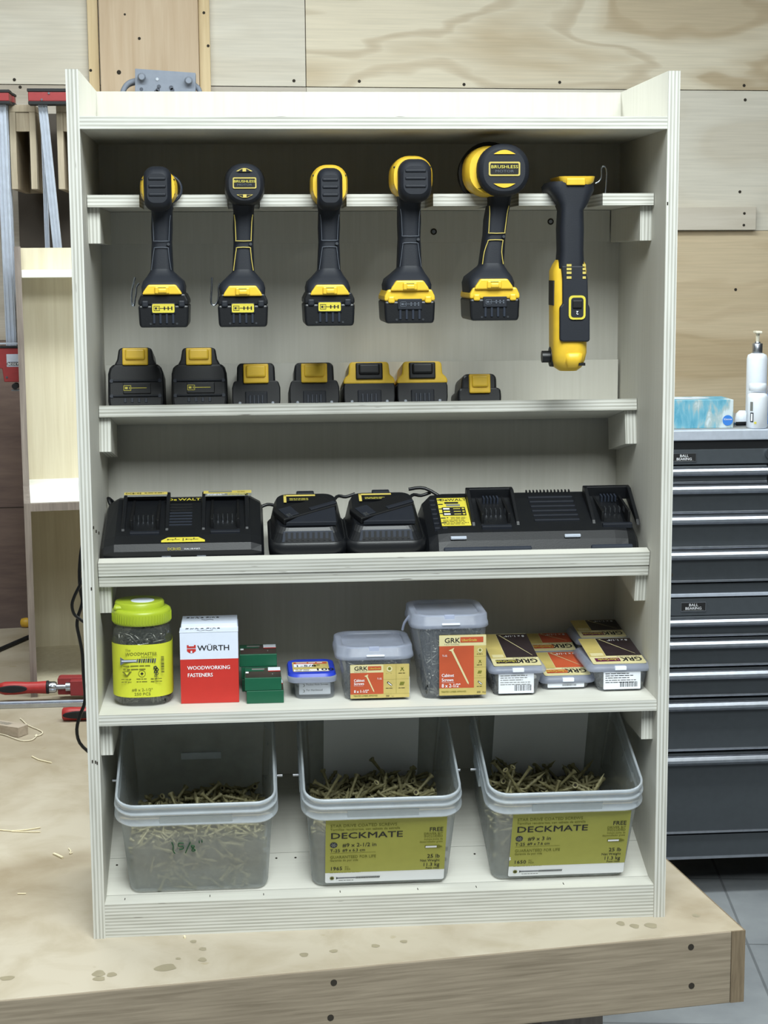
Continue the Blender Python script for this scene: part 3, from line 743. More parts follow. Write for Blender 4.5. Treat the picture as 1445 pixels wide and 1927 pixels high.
# ------------------------------------------------------------------ right angle drill, hanging battery end up
t = thing('right_angle_drill', 'yellow and black right angle drill hanging upside down at the right end of the rack', 'drill', (X(1077, 690, .05), .06, Z(1077, 690, .05)))
ya = 0.035
def C3(px0, px1, py): a = at(px0, py, ya); b_ = at(px1, py, ya); return (a.x + b_.x) / 2, (b_.x - a.x) / 2, a.z
m = MB(); s_ = []
for px0, px1, py, d in ((1053, 1101, 505, .026), (1055, 1101, 488, .025), (1056, 1100, 470, .024), (1055, 1101, 430, .024), (1057, 1100, 395, .024), (1054, 1108, 384, .028), (1044, 1116, 368, .038), (1036, 1122, 358, .044), (1035, 1122, 348, .046), (1040, 1120, 341, .045)):
    cx, w, z = C3(px0, px1, py); s_.append((z, w, d, min(w, d) * .55, cx, ya + d))
m.loftz(s_, 'rubber', n=6); m.build('handle', t)
m = MB(); cx, w, z = C3(1052, 1121, 350); m.loftz([(z, w * .72, .036, .01, cx, ya + .038), (z + .006, w * .93, .042, .01, cx, ya + .040), (z + .014, w, .044, .01, cx, ya + .041)], 'yellow', n=5)
m.box(cx - .017, cx + .011, ya - .0045, ya + .01, z + .001, z + .011, 'yellow', .0015); m.build('battery_socket', t)
m = MB(); s_ = []
for px0, px1, py, d in ((1060, 1092, 700, .012), (1050, 1100, 693, .022), (1045, 1105, 680, .029), (1044, 1108, 665, .032), (1044, 1108, 640, .033), (1044, 1108, 560, .033), (1044, 1108, 510, .031), (1050, 1106, 497, .028), (1056, 1102, 487, .022)):
    cx, w, z = C3(px0, px1, py); s_.append((z, w, d, min(w, d) * .7, cx, ya + .033))
m.loftz(s_, 'yellow', n=6); m.build('gear_case', t)
m = MB()
pts = [(1056, 500), (1099, 500), (1105, 525), (1106, 573), (1109, 578), (1109, 641), (1105, 643), (1057, 643), (1053, 640), (1053, 578), (1058, 572), (1058, 525)]
P = [at(px, py, ya) for px, py in pts]; m.prism([(p.x, p.z) for p in P], 1, ya - .004, ya + .03, 'rubber', .003); m.build('rubber_cover', t)
m = MB(); M1 = face_y(0, ya - .0045, 0)
def rp(px0, px1, py0, py1): a = at(px0, py0, ya); b_ = at(px1, py1, ya); return a.x, b_.x, b_.z, a.z
for x0_, x1_ in ((1065, 1074), (1095, 1101)):
    for y0_ in (497, 504, 511, 520):
        a = rp(x0_, x1_, y0_, y0_ + 4.5); m.rect(*a, 'gold_line', M1, .0006)
m.build('vent_slot', t)
m = MB(); a = rp(1069, 1100, 556, 601); m.plate(*a, 'label_yellow', M1, .006, .002); b_ = rp(1073, 1096, 560, 597); m.rect(*b_, 'rubber', M1, .0022, r=.004)
m.box((b_[0] + b_[1]) / 2 - .007, (b_[0] + b_[1]) / 2 + .007, ya - .0095, ya, b_[2] + .014, b_[3] - .004, 'dark_plastic', .001)
m.text('2', .0075, -((b_[0] + b_[1]) / 2) - .002, -(b_[2] + .0095), 'print_white', M1 @ R_(math.pi, 4, 'Z'), 0.02, 1, 'LEFT', .0026); m.build('speed_switch', t)
m = MB(); a = rp(1062, 1099, 663, 692); m.loftz([(a[2], .009, .006, .005, (a[0] + a[1]) / 2, ya + .012), (a[2] + .008, .0125, .010, .008, (a[0] + a[1]) / 2, ya + .0085), (a[3] - .003, .014, .010, .009, (a[0] + a[1]) / 2, ya + .0075), (a[3], .011, .007, .006, (a[0] + a[1]) / 2, ya + .010)], 'yellow', n=6)
a = rp(1089, 1101, 683, 688); m.box(a[0], a[1], ya - .0015, ya + .02, a[2], a[3], 'dark_plastic'); m.build('nose_moulding', t)
m = MB(); p = at(1044, 671, ya + .04); m.cyl((p.x + .012, p.y, p.z), (p.x - .008, p.y, p.z), .0175, 'dark_plastic', .015, n=28); m.cyl((p.x - .008, p.y, p.z), (p.x - .02, p.y, p.z), .009, 'black_plastic', n=18); m.build('chuck', t)
m = MB(); m.tube([at(px, py, .10) for px, py in ((1120, 345), (1127, 341), (1131, 333), (1131, 320), (1134, 313), (1139, 315), (1141, 324), (1140, 345), (1138, 368))], .0013, 'steel', n=8); m.build('belt_hook', t)
m = MB(); a = rp(1045, 1049, 528, 575); m.box(a[0] - .001, a[0] + .0008, ya + .012, ya + .05, a[2], a[3], 'print_black'); m.build('rating_label', t)

# ------------------------------------------------------------------ spare battery packs
def pack(label, kind, px0, px1, py0, fx, group):
    """battery standing on the tilted shelf; fx = front offset along the shelf"""
    org = MBt @ Vector((0, fx, 0)); a = X(px0, 757, org.y); b_ = X(px1, 757, org.y); w = (b_ - a) / 2; xc = (a + b_) / 2
    t = thing('battery_pack', label, 'battery', (xc, org.y, org.z), (TB, 0, 0), group)
    top = at((px0 + px1) / 2, py0, org.y + 0.006); H = (top.z - org.z) * 1.0
    yel = kind == 'yellow'; m = MB(); c1 = 'black_plastic'; c2 = 'yellow' if yel else 'black_plastic'
    if kind == 'large':
        m.prism([(-w * .96, 0), (w * .96, 0), (w, .01), (w * .99, H * .56), (w * .93, H * .66), (w * .8, H * .72), (-w * .8, H * .72), (-w * .93, H * .66), (-w * .99, H * .56), (-w, .01)], 1, 0, .125, c1, .004)
        m.prism([(-w * .8, H * .68), (w * .8, H * .68), (w * .66, H * .80), (w * .6, H * .97), (w * .5, H), (-w * .5, H), (-w * .6, H * .97), (-w * .66, H * .80)], 1, .004, .12, c1, .003)
        b = m.build('case', t, world=False)
        m = MB()
        for zz in (.44, .19):
            m.box(-w * .82, w * .82, -.003, .003, H * (zz - .018), H * (zz + .018), 'rubber', .002)
            for sg in (-1, 1): m.cyl((sg * w * .86, -.0015, H * zz), (sg * w * .86, .003, H * zz), .003, 'grey_plastic', n=10)
        m.box(-w * .45, w * .55, -.0018, .002, H * .225, H * .405, 'black_plastic', .001)
        for k in range(4): m.box(w * (-.38 + .25 * k) - .002, w * (-.38 + .25 * k) + .002, -.0012, .002, H * .08, H * .15, 'grey_plastic', .0005)
        m.build('front_ribs', t, world=False)
        m = MB(); gauge_icon(m, face_y(0, -.0019, 0), -w * .5, w * .5, H * .24, H * .40, 'print_yellow', None, False); 
        m.build('charge_gauge', t, world=False)
        lw, l0, l1, lc = w * .46, H * .70, H * .985, 'yellow'; yl_ = .001
    elif kind == 'small':
        m.prism([(-w * .98, 0), (w * .98, 0), (w, H * .2), (w * .98, H * .45), (w * .82, H * .52), (-w * .82, H * .52), (-w * .98, H * .45), (-w, H * .2)], 1, 0, .112, c1, .005)
        m.prism([(-w * .86, H * .3), (w * .8, H * .3), (w * .8, H * .88), (w * .66, H), (-w * .62, H), (-w * .78, H * .88)], 1, .003, .105, c1, .004)
        m.build('case', t, world=False); lw, l0, l1, lc = w * .48, H * .32, H * .97, 'yellow'; yl_ = -.002
    else:
        m.prism([(-w * .97, 0), (w * .97, 0), (w, .01), (w, H * .42), (w * .93, H * .55), (w * .86, H * .58), (-w * .86, H * .58), (-w * .93, H * .55), (-w, H * .42), (-w, .01)], 1, 0, .112, c1, .003)
        b = m.build('case', t, world=False)
        m = MB()
        if yel: m.prism([(-w * 1.0, H * .48), (w * 1.0, H * .48), (w * 1.0, H * .56), (w * .92, H * .64), (w * .80, H * .70), (w * .77, H * .95), (w * .68, H), (-w * .68, H), (-w * .77, H * .95), (-w * .80, H * .70), (-w * .92, H * .64), (-w * 1.0, H * .56)], 1, -.001, .108, c2, .0022)
        else: m.prism([(-w * .8, H * .5), (w * .8, H * .5), (w * .78, H * .93), (w * .66, H), (-w * .66, H), (-w * .78, H * .93)], 1, .001, .108, c2, .003)
        m.build('rail_block', t, world=False)
        m = MB(); m.box(-w * .46, w * .46, -.0018, .002, H * .0, H * .33, 'rubber', .0015)
        for k in range(4): m.box(w * (-.26 + .17 * k) - .0018, w * (-.26 + .17 * k) + .0018, -.0034, 0, H * .04, H * .24, 'grey_plastic', .0008)
        for sg in (-1, 1): m.cyl((sg * w * .68, -.001, H * .06), (sg * w * .68, .003, H * .06), .0022, 'steel', n=10)
        m.build('front_ribs', t, world=False)
        lw, l0, l1, lc = w * .52, H * .58, H * .97, ('dark_plastic' if yel else 'yellow'); yl_ = -.001
        if not yel: l0 = H * .52
    m = MB(); lh = l1 - l0
    m.box(-lw, lw, yl_ - .004, yl_ + .01, l0, l1, lc, .002, seg=3)
    m.box(-lw * .78, lw * .78, yl_ - .0085, yl_, l0 + lh * .30, l0 + lh * .92, lc, .003, seg=3)
    m.build('release_latch', t, world=False)
    return t
GB = 'spare battery packs on the tilted shelf'
pack('tall black battery pack with yellow latch standing against the left side panel', 'large', 203, 308, 652, .035, GB)
pack('tall black battery pack with yellow latch, second from the left side panel', 'large', 323, 428, 652, .035, GB)
pack('mid-sized black battery pack with yellow latch beside the second tall pack', 'mid', 437, 528, 682, .03, GB)
pack('mid-sized black battery pack with yellow latch beside the first yellow-topped pack', 'mid', 545, 639, 681, .03, GB)
pack('yellow-topped battery pack with black latch, left one of the two', 'yellow', 647, 744, 680, .028, GB)
pack('yellow-topped battery pack with black latch, right one of the two', 'yellow', 748, 843, 679, .028, GB)
pack('small low black battery pack with yellow latch at the right end of the battery row', 'small', 862, 944, 702, .03, GB)

# ------------------------------------------------------------------ chargers on the tilted shelf
PCH = MC @ Vector((0, 0.0185, 0.0182))
def chx(px, py, ly): return X(px, py, PCH.y + ly)
def dock(m, cx, y0, y1, w, zb0, zb1, deep=.010):
    """battery bay: raised U-shaped collar with contact blades"""
    zf = lambda y: zb0 + (zb1 - zb0) * (y - y0) / (y1 - y0)
    for sg in (-1, 1):
        pts = [(y0 + .012, zf(y0 + .012) - .004), (y1, zf(y1) - .004), (y1, zf(y1) + deep), (y1 - .012, zf(y1) + deep), (y0 + .02, zf(y0 + .02) + .002)]
        m.prism(pts, 0, cx + sg * w - (.006 if sg > 0 else 0), cx + sg * w + (.006 if sg < 0 else 0), 'black_plastic', .0012)
    m.box(cx - w, cx + w, y1 - .004, y1 + .004, zf(y1) - .006, zf(y1) + deep, 'black_plastic', .0015)
    for q in (-.55, .55):
        m.box(cx + q * w - .002, cx + q * w + .002, y0 + .02, y1 - .004, zf(y0) , zf(y1) + .001, 'dark_plastic', .0006)
    for k in range(6): m.box(cx + (k - 2.5) * w * .2 - .0006, cx + (k - 2.5) * w * .2 + .0006, y0 + .045, y0 + .056, zf(y0 + .05) - .001, zf(y0 + .05) + .007, 'brushed_steel')
    m.box(cx - w * .62, cx + w * .62, y0 + .004, y0 + .012, zf(y0) - .004, zf(y0) + .004, 'rubber', .001)
def surf(x, y, z, slope):    # label space lying on a sloping top
    return T_((x, y, z)) @ R_(slope, 4, 'X')
# dual bay charger with USB ports
a, b_ = .0215, chx(497, 1040, .02) ; w = (b_ - a) / 2; xc = (a + b_) / 2
t = thing('dual_bay_charger', 'wide black dual bay charger with USB ports at the left end of its shelf', 'charger', (xc, PCH.y, PCH.z), (TC, 0, 0))
m = MB()
prof = [(.002, 0), (.002, .030), (.008, .040), (.03, .0455), (.148, .064), (.168, .060), (.174, .03), (.176, 0)]
rs = []
for fx_, sc_, zz_ in ((-w, .90, .72), (-w + .004, .97, .86), (-w + .02, 1, 1), (w - .02, 1, 1), (w - .004, .97, .86), (w, .90, .72)):
    rs.append([(fx_, .088 + (y - .088) * sc_, z * zz_) for y, z in prof])
m.rings(rs, 'black_plastic', smooth=False); m.build('housing', t, world=False)
sl = math.atan2(.0185, .118)
for px in (274, 424):
    m = MB(); dock(m, chx(px, 990, .06) - xc, .028, .150, .0365, .0455, .0635); m.build('battery_bay', t, world=False)
m = MB()
for k in range(9): y = .060 + k * .0095; z = .0455 + (y - .03) * .157; m.box(-.004 - .019, -.004 + .017, y, y + .0032, z - .001, z + .0012, 'grey_plastic' if k < 5 else 'dark_plastic', .0005)
m.build('vent', t, world=False)
m = MB(); Ms = surf(0, 0, 0, sl); zt = lambda y: .0460 + (y - .03) * .157
Mt = surf(-.002, .135, zt(.135) + .0006, sl)
m.plate(-.03, .028, 0, .013, 'dark_plastic', Mt); m.text('D', .0105, -.025, .003, 'label_yellow', Mt, .05, 1.2, z=.0006); m.text('e', .0105, -.0155, .003, 'label_yellow', Mt, .05, 1.1, z=.0006); m.text('WALT', .0105, -.008, .003, 'label_yellow', Mt, .05, 1.2, z=.0006)
m.build('brand_label', t, world=False); m = MB()
Mf = surf(chx(345, 1010, .02) - xc, .010, .0415, math.radians(14))
o = [(-.033, -.001), (.033, -.001), (.033, .004), (.023, .012), (-.023, .012), (-.033, .004)]
m.add([(x, y, .0006) for x, y in o], [tuple(range(6))], 'label_yellow', Mf)
for sx in (-.014, .014):
    m.rect(sx - .009, sx + .009, .0055, .0062, 'print_black', Mf, .0010); m.disc(sx - .009, .0058, .0014, 'print_black', Mf, .0011, 10); m.rect(sx + .002, sx + .0028, .0055, .0082, 'print_black', Mf, .001); m.rect(sx - .002, sx - .0012, .003, .0062, 'print_black', Mf, .001); m.disc(sx + .0024, .0084, .001, 'print_black', Mf, .0011, 8)
m.rect(-.0006, .0006, .002, .009, 'print_black', Mf, .001)
Mn = face_y(chx(345, 1020, .0) - xc, .0015, 0) 
m.text('DCB102', .006, -.024, .0318, 'label_yellow', Mn, .03, .95); m.text('DUAL USB PORTS', .0038, .0012, .0322, 'print_white', Mn, .02, .8)
m.build('port_label', t, world=False); m = MB()
Mt = surf(chx(276, 932, .15) - xc, .143, zt(.143) + .0100, sl)
m.plate(-.034, .034, -.001, .0075, 'gold_line', Mt); m.text('DCB102', .006, -.032, .001, 'print_black', Mt, .03, 1.2, z=.0006); m.lines(-.002, .03, .003, 1, .003, .0016, 'print_black', Mt)
m.plate(-.034, .034, -.0075, -.0012, 'print_grey', Mt)
m.build('bay_label', t, world=False); m = MB()
Mt = surf(chx(426, 932, .15) - xc, .143, zt(.143) + .0100, sl)
m.plate(-.036, .040, -.001, .0085, 'gold_line', Mt); m.rect(-.028, .009, .002, .007, 'print_grey', Mt, .0006); m.text('Li-Ion', .005, .018, .002, 'print_black', Mt, z=.0006)
m.plate(-.034, .040, -.0105, -.0012, 'print_grey', Mt); m.lines(-.03, -.002, -.004, 2, .003, .0012, 'print_white', Mt); m.lines(.002, .036, -.004, 2, .003, .0012, 'print_yellow', Mt)
m.build('bay_label', t, world=False)
for px in (313, 379):
    m = MB(); x = chx(px, 1048, 0) - xc; m.box(x - .0075, x + .0075, -.0005, .004, .0155, .0225, 'steel', .001); m.box(x - .0055, x + .0055, -.0012, .002, .0172, .0208, 'dark_plastic'); m.build('usb_port', t, world=False)
m = MB(); m.tube([(w - .012, .168, .035), (w + .008, .175, .042), (w + .024, .170, .040)], .0028, 'black_plastic'); m.build('cord', t, world=False)
m = MB(); m.tube([(-w + .01, .165, .035), (-w + .0, .182, .055), (-w + .012, .19, .04)], .0028, 'black_plastic'); m.build('cord', t, world=False)
# two single chargers
def single(label, pxa, pxb, dz=0):
    a = chx(pxa, 1030, .0); b_ = chx(pxb, 1030, .0); w = (b_ - a) / 2; xc = (a + b_) / 2
    t = thing('battery_charger', label, 'charger', (xc, PCH.y + dz, PCH.z + dz * math.tan(TC)), (TC, 0, 0), 'compact single chargers on the charger shelf')
    m = MB(); secs = [(0.0, w * .94, .064, .022, 0, .068), (.02, w * .99, .067, .024, 0, .068), (.034, w * 1.0, .067, .024, 0, .068), (.038, w * .95, .064, .024, 0, .068)]
    m.loftz(secs, 'black_plastic', n=6)
    rs = []
    for z, ww, yf, yb_, rad in ((.036, w * .93, .006, .130, .02), (.050, w * .82, .012, .128, .018), (.058, w * .76, .018, .125, .018)):
        hd = (yb_ - yf) / 2; rs.append([(x, y + (yf + yb_) / 2, z + (.018 * (y + hd) / (2 * hd) if z > .04 else 0)) for x, y in rr(ww, hd, rad, 6)])
    m.rings(rs, 'black_plastic', smooth=False); m.build('housing', t, world=False)
    m = MB(); Mf = T_((0, .0085, .038)) @ R_(math.radians(68), 4, 'X')
    m.prism([(-w * .66, 0), (w * .66, 0), (w * .62, .017), (-w * .62, .017)], 2, -.001, .0014, 'grey_plastic', .0005, M=Mf)
    for k in range(9): x = (k - 4) * w * .135; m.box(x - .0018, x + .0018, .002, .0145, .0008, .0022, 'dark_plastic', 0, Mf)
    m.build('front_vent', t, world=False)
    m = MB()
    for k in range(11): x = (k - 5) * w * .17; m.box(x - .0016, x + .0016, -.0006, .003, .004, .016, 'grey_plastic', .0004)
    m.build('lower_vent', t, world=False)
    zt = .0605; st = math.atan2(.018, .108)
    m = MB(); Mt = T_((0, .02, zt)) @ R_(st, 4, 'X')
    # slanted bay tongue across the top
    Md = Mt @ T_((.006, .046, 0)) @ R_(math.radians(28), 4, 'Z')
    m.box(-w * .92, w * .62, -.016, .020, -.002, .008, 'dark_plastic', .002, Md); m.box(-w * .1, w * .66, -.012, -.004, .007, .010, 'rubber', .001, Md)
    m.box(-w * .80, -w * .45, -.012, .016, .007, .0095, 'rubber', .001, Md)
    m.prism([(-w * .55, .0), (w * .72, .0), (w * .72, .055), (w * .5, .060)], 2, -.001, .006, 'rubber', .001, M=Mt)
    for k in range(3): m.box(-w * .78 + k * .0025, -w * .78 + k * .0025 + .0013, -.015, -.006, .008, .0105, 'brushed_steel', 0, Md)
    m.build('battery_bay', t, world=False)
    m = MB(); m.plate(-w * .55, w * .25, .078, .100, 'dark_plastic', Mt); 
    m.rect(-w * .57, w * .25, .094, .099, 'gold_line', Mt, .0006); m.rect(-w * .57, -w * .50, .074, .099, 'gold_line', Mt, .0006); m.lines(-w * .42, w * .1, .086, 2, .004, .0012, 'print_yellow', Mt)
    m.build('label', t, world=False)
    m = MB(); m.box(-.014, .014, .118, .130, .070, .080, 'rubber', .002); m.build('rear_tab', t, world=False)
    m = MB(); m.tube([(w * .6, .125, .045), (w * .85, .16, .058), (w * 1.1, .165, .056), (w * 1.35, .168, .06)], .0028, 'black_plastic'); m.build('cord', t, world=False)
    return t
single('compact black battery charger standing beside the wide dual bay charger', 505, 655)
single('compact black battery charger standing beside the long charger with yellow sticker', 650, 804)
# long four port charger with yellow sticker
a = chx(803, 1035, 0); b_ = chx(1208, 1022, 0); w = (b_ - a) / 2; xc = (a + b_) / 2 - .001
t = thing('long_charger', 'long black battery charger with yellow sticker at the right end of the charger shelf', 'charger', (xc, PCH.y, PCH.z), (TC, 0, 0))
prof = [(.002, 0), (.002, .020), (.010, .034), (.022, .043), (.045, .048), (.12, .064), (.142, .066), (.152, .058), (.158, .03), (.158, 0)]
rs = []
for fx_, sc_, zz_ in ((-w, .78, .58), (-w + .006, .90, .78), (-w + .02, 1, .96), (-w + .04, 1, 1), (w - .04, 1, 1), (w - .02, 1, .96), (w - .006, .90, .78), (w, .78, .58)):
    rs.append([(fx_, .08 + (y - .08) * sc_, z * zz_) for y, z in prof])
m = MB(); m.rings(rs, 'black_plastic', smooth=False); m.build('housing', t, world=False)
sl4 = math.atan2(.016, .075); z4 = lambda y: .048 + (y - .045) * .2133
for px in (925, 1147):
    cx = chx(px, 980, .08) - xc
    m = MB(); dock(m, cx, .026, .128, .038, .046, .064, .016)
    for k in range(5): m.box(cx + (k - 2) * .0055 - .0012, cx + (k - 2) * .0055 + .0012, .104, .118, z4(.11) - .001, z4(.11) + .008, 'grey_plastic')
    m.build('battery_bay', t, world=False)
m = MB(); c0 = chx(1040, 960, .08) - xc
for k in range(6): y = .050 + k * .0135; m.box(c0 - .036, c0 + .036, y, y + .006, z4(y) - .002, z4(y) + .003, 'rubber', .0012)
for k in range(13): m.box(c0 - .036 + k * .0058, c0 - .0335 + k * .0058, .140, .147, .062, .069, 'black_plastic', .0008)
m.build('cooling_fin', t, world=False)
m = MB()
for k in range(7):
    y = .034 + k * .0135
    for xx in (-w + .016, -w + .028): m.box(xx, xx + .009, y, y + .006, z4(y) - .006, z4(y) + .002, 'rubber', .0012)
m.build('end_fin', t, world=False)
m = MB(); Mt = surf(chx(855, 985, .06) - xc, .040, z4(.040) + .0012, sl4)
m.plate(-.023, .023, 0, .084, 'label_yellow', Mt, .001)
m.text('DeWALT', .0095, -.019, .0745, 'print_black', Mt, .05, 1.12); m.rect(-.012, .010, .066, .071, 'print_black', Mt, .0005); m.rect(-.010, .012, .058, .064, 'print_grey', Mt, .0005)
m.rect(-.018, .019, .030, .055, 'print_black', Mt, .0005, r=.001)
for k, yy in enumerate((.048, .040, .032)):
    m.rect(-.016, -.006, yy, yy + .004, 'print_white' if k != 1 else 'print_yellow', Mt, .0008); m.rect(.0, .011, yy + .001, yy + .0028, 'print_yellow', Mt, .0008); m.disc(.0155, yy + .002, .0022, 'label_yellow', Mt, .0009, 8)
m.disc(-.012, .024, .002, 'print_black', Mt, n=3); m.lines(-.007, .018, .024, 2, .004, .0013, 'print_black', Mt); m.lines(-.020, .020, .016, 4, .004, .0013, 'print_black', Mt)
m.build('label', t, world=False)
for px0_, px1_ in ((847, 877), (1061, 1091)):
    m = MB(); x0 = chx(px0_, 1005, .01) - xc; x1 = chx(px1_, 1005, .01) - xc; m.box(x0, x1, .009, .014, .0365, .041, 'silver_trim', .001); m.build('indicator', t, world=False)
for px0_, px1_ in ((835, 1000), (1112, 1190)):
    m = MB(); x0 = chx(px0_, 1020, .0) - xc; x1 = chx(px1_, 1020, .0) - xc; m.box(x0, x1, -.0008, .006, .010, .026, 'grey_plastic', .002); m.build('front_panel', t, world=False)
m = MB(); m.tube([(-w + .05, .15, .05), (-w + .015, .165, .068), (-w - .012, .168, .066)], .0028, 'black_plastic'); m.build('cord', t, world=False)
# ------------------------------------------------------------------ screws
def screw_geo(L, rh, rs, thread=True, n=6):
    """one screw along +x, head at x=0"""
    rs_ = [(0, rh), (.0012, rh), (.0045, rs * 1.05), (L * .42, rs * .8)]
    k = 9 if thread else 3
    for i in range(k):
        x = L * (.44 + .46 * i / k); rs_ += [(x, rs * (1.35 if i % 2 else .75))]
    rs_ += [(L, .0002)]
    ring = [[(x, r * math.cos(2 * math.pi * i / n), r * math.sin(2 * math.pi * i / n)) for i in range(n)] for x, r in rs_]
    return ring
def screw_mb(L, rh, rs, mat, n=8):
    m = MB(); R = screw_geo(L, rh, rs, True, n); m.rings(R, mat, False, True)
    c = [[(x, r * math.cos(2 * math.pi * i / n), r * math.sin(2 * math.pi * i / n)) for i in range(n)] for x, r in ((0, rh), (-.0002, rh * .62), (.0014, rh * .5))]
    m.rings(c, mat, False, False); m.add(c[-1], [tuple(range(n))], 'hole'); return m
def scatter(m, L, rh, rs, mat, pts, n=5, M=None, flat=1.0):
    R = screw_geo(L, rh, rs, False, n); vs = [p for r in R for p in r]; k = len(R); fs = []
    for a in range(k - 1):
        for i in range(n): fs.append((a * n + i, a * n + (i + 1) % n, (a + 1) * n + (i + 1) % n, (a + 1) * n + i))
    fs.append(tuple(range(n))[::-1])
    V = []; F = []
    for p in pts:
        A = T_(p) @ R_(random.uniform(0, 6.28), 4, 'Z') @ R_(random.gauss(0, .4) * flat, 4, 'Y') @ T_((-L / 2, 0, 0))
        if M: A = M @ A
        b = len(V); V += [tuple(A @ Vector(v)) for v in vs]; F += [tuple(i + b for i in f) for f in fs]
    m.add(V, F, mat, None, True)

# ------------------------------------------------------------------ buckets of deck screws on the sloping base
def bucket(label, cx, dx, content, L, level, n_top, seed, heap):
    rnd = random.Random(seed)
    t = thing('screw_bucket', label, 'bucket', tuple(MR @ Vector((cx, 0, 0))), (TR, 0, 0), 'clear buckets of deck screws on the base')
    BMx = t.matrix_basis; H = .178; D = .226
    wB, wT = .1062, .1165
    m = MB(); sec = lambda f: (H * f, wB + (wT - wB) * f, D / 2 + .007 * f, .018 + .008 * f, 0, D / 2 + .001)
    m.loftz([(.0015, wB - .006, D / 2 - .006, .014, 0, D / 2 + .001), (.004, wB - .001, D / 2 - .001, .017, 0, D / 2 + .001)] + [sec(f) for f in (.05, .3, .6, .84)] + [sec(1.0)], 'bucket_wall', True, False, n=6)
    m.build('bucket_body', t, world=False)
    m = MB(); c = (0, D / 2 + .001)
    def ringz(z, e, r=.028): return (z, wT + e, D / 2 + .007 + e, r + e, c[0], c[1])
    m.loftz([ringz(H - .001, 0), ringz(H + .001, .001), ringz(H, .0035), ringz(H - .006, .004), ringz(H - .007, .002), ringz(H - .013, .002), ringz(H - .0135, .0055), ringz(H - .017, .006), ringz(H - .018, .003), ringz(H - .030, .0035), ringz(H - .0335, .0065), ringz(H - .0355, .0065), ringz(H - .0355, .001)], 'bucket_rim', False, False, n=7)
    m.build('rim', t, world=False)
    m = MB(); yf = -(.007 + .0035) + .0005
    m.box(-.054, .054, yf - .0012, yf + .0008, H - .0325, H - .0185, 'bucket_wall', .0004); m.build('tamper_strip', t, world=False)
    for sg in (-1, 1):
        m = MB(); m.box(sg * (wT + .0045) - .002, sg * (wT + .0045) + .002, D / 2 - .032, D / 2 + .034, H - .055, H - .022, 'bucket_rim', .001)
        m.cyl((sg * (wT + .004), D / 2, H - .045), (sg * (wT + .0155), D / 2, H - .045), .0022, 'brushed_steel', n=10)
        m.build('handle_lug', t, world=False)
    Mi = BMx.inverted()
    # stuff below the surface
    lv = lambda x, y: level + heap(x, y)                     # world height of the surface
    m = MB(); pts = []; k = 0
    while len(pts) < 620:
        x = rnd.uniform(-.1, .1); y = rnd.uniform(.008, D - .006); z = rnd.uniform(.003, .16)
        w = BMx @ Vector((x, y, z))
        if w.z > lv(x, y) - .004: continue
        if y > .03 and abs(x) < .08 and w.z < lv(x, y) - .02 and z > .012: continue
        mg = L * .5 * .8
        x = max(-wB + .004 + mg * .9, min(wB - .004 - mg * .9, x)) if y > .02 else x * .75
        pts.append((x, max(y, .010), z))
    random.seed(seed)
    R = screw_geo(L, .0044, .0026, False, 5); vs0 = [p for r in R for p in r]; kk = len(R); V = []; F = []
    fs0 = [(a * 5 + i, a * 5 + (i + 1) % 5, (a + 1) * 5 + (i + 1) % 5, (a + 1) * 5 + i) for a in range(kk - 1) for i in range(5)]
    for x, y, z in pts:
        # near a wall the screws lie along that wall
        if y < .03: A = T_((x, y, z)) @ R_(rnd.uniform(0, 6.28), 4, 'Y') @ R_(rnd.gauss(0, .15), 4, 'Z')
        else: A = T_((x, y, z)) @ R_(rnd.uniform(0, 6.28), 4, 'Z') @ R_(rnd.gauss(0, .35), 4, 'Y')
        A = A @ T_((-L / 2, 0, 0)); P = [A @ Vector(v) for v in vs0]
        lim = lambda p: (max(-wB + .003 - .04 * p.z, min(wB - .003 + .04 * p.z, p.x)), max(.004 - .03 * p.z, min(D - .003, p.y)), max(.003, p.z))
        b = len(V); V += [lim(p) for p in P]; F += [tuple(i + b for i in f) for f in fs0]
    m.add(V, F, 'screw_tan', None, True)
    # dense middle of the heap
    nx_, ny_ = 10, 12; top = []
    for j in range(ny_ + 1):
        for i in range(nx_ + 1):
            x = (i / nx_ * 2 - 1) * (wB - .008); y = .012 + (D - .022) * j / ny_
            w0 = BMx @ Vector((x, y, 0)); zz = max(.004, (lv(x, y) - .010 - w0.z) / math.cos(TR) * .97)
            top.append((x, y, zz))
    fs = [(j * (nx_ + 1) + i, j * (nx_ + 1) + i + 1, (j + 1) * (nx_ + 1) + i + 1, (j + 1) * (nx_ + 1) + i) for j in range(ny_) for i in range(nx_)]
    m.add(top, fs, 'screw_core', None, False)
    edge = list(range(nx_ + 1)) + [j * (nx_ + 1) + nx_ for j in range(1, ny_ + 1)] + [ny_ * (nx_ + 1) + i for i in range(nx_ - 1, -1, -1)] + [j * (nx_ + 1) for j in range(ny_ - 1, 0, -1)]
    e = [top[i] for i in edge]; n = len(e)
    m.add(e + [(x, y, .003) for x, y, z in e], [(i, (i + 1) % n, n + (i + 1) % n, n + i) for i in range(n)], 'screw_core')
    o = m.build('screw_heap', None, world=False); o.location = t.location; o.rotation_euler = (TR, 0, 0)
    tag(o, content[0], 'screws', kind='stuff')
    # the screws one can see lying on top
    base = screw_mb(L, .0049, .0027, 'screw_tan'); first = base.build('screw', None, world=False)
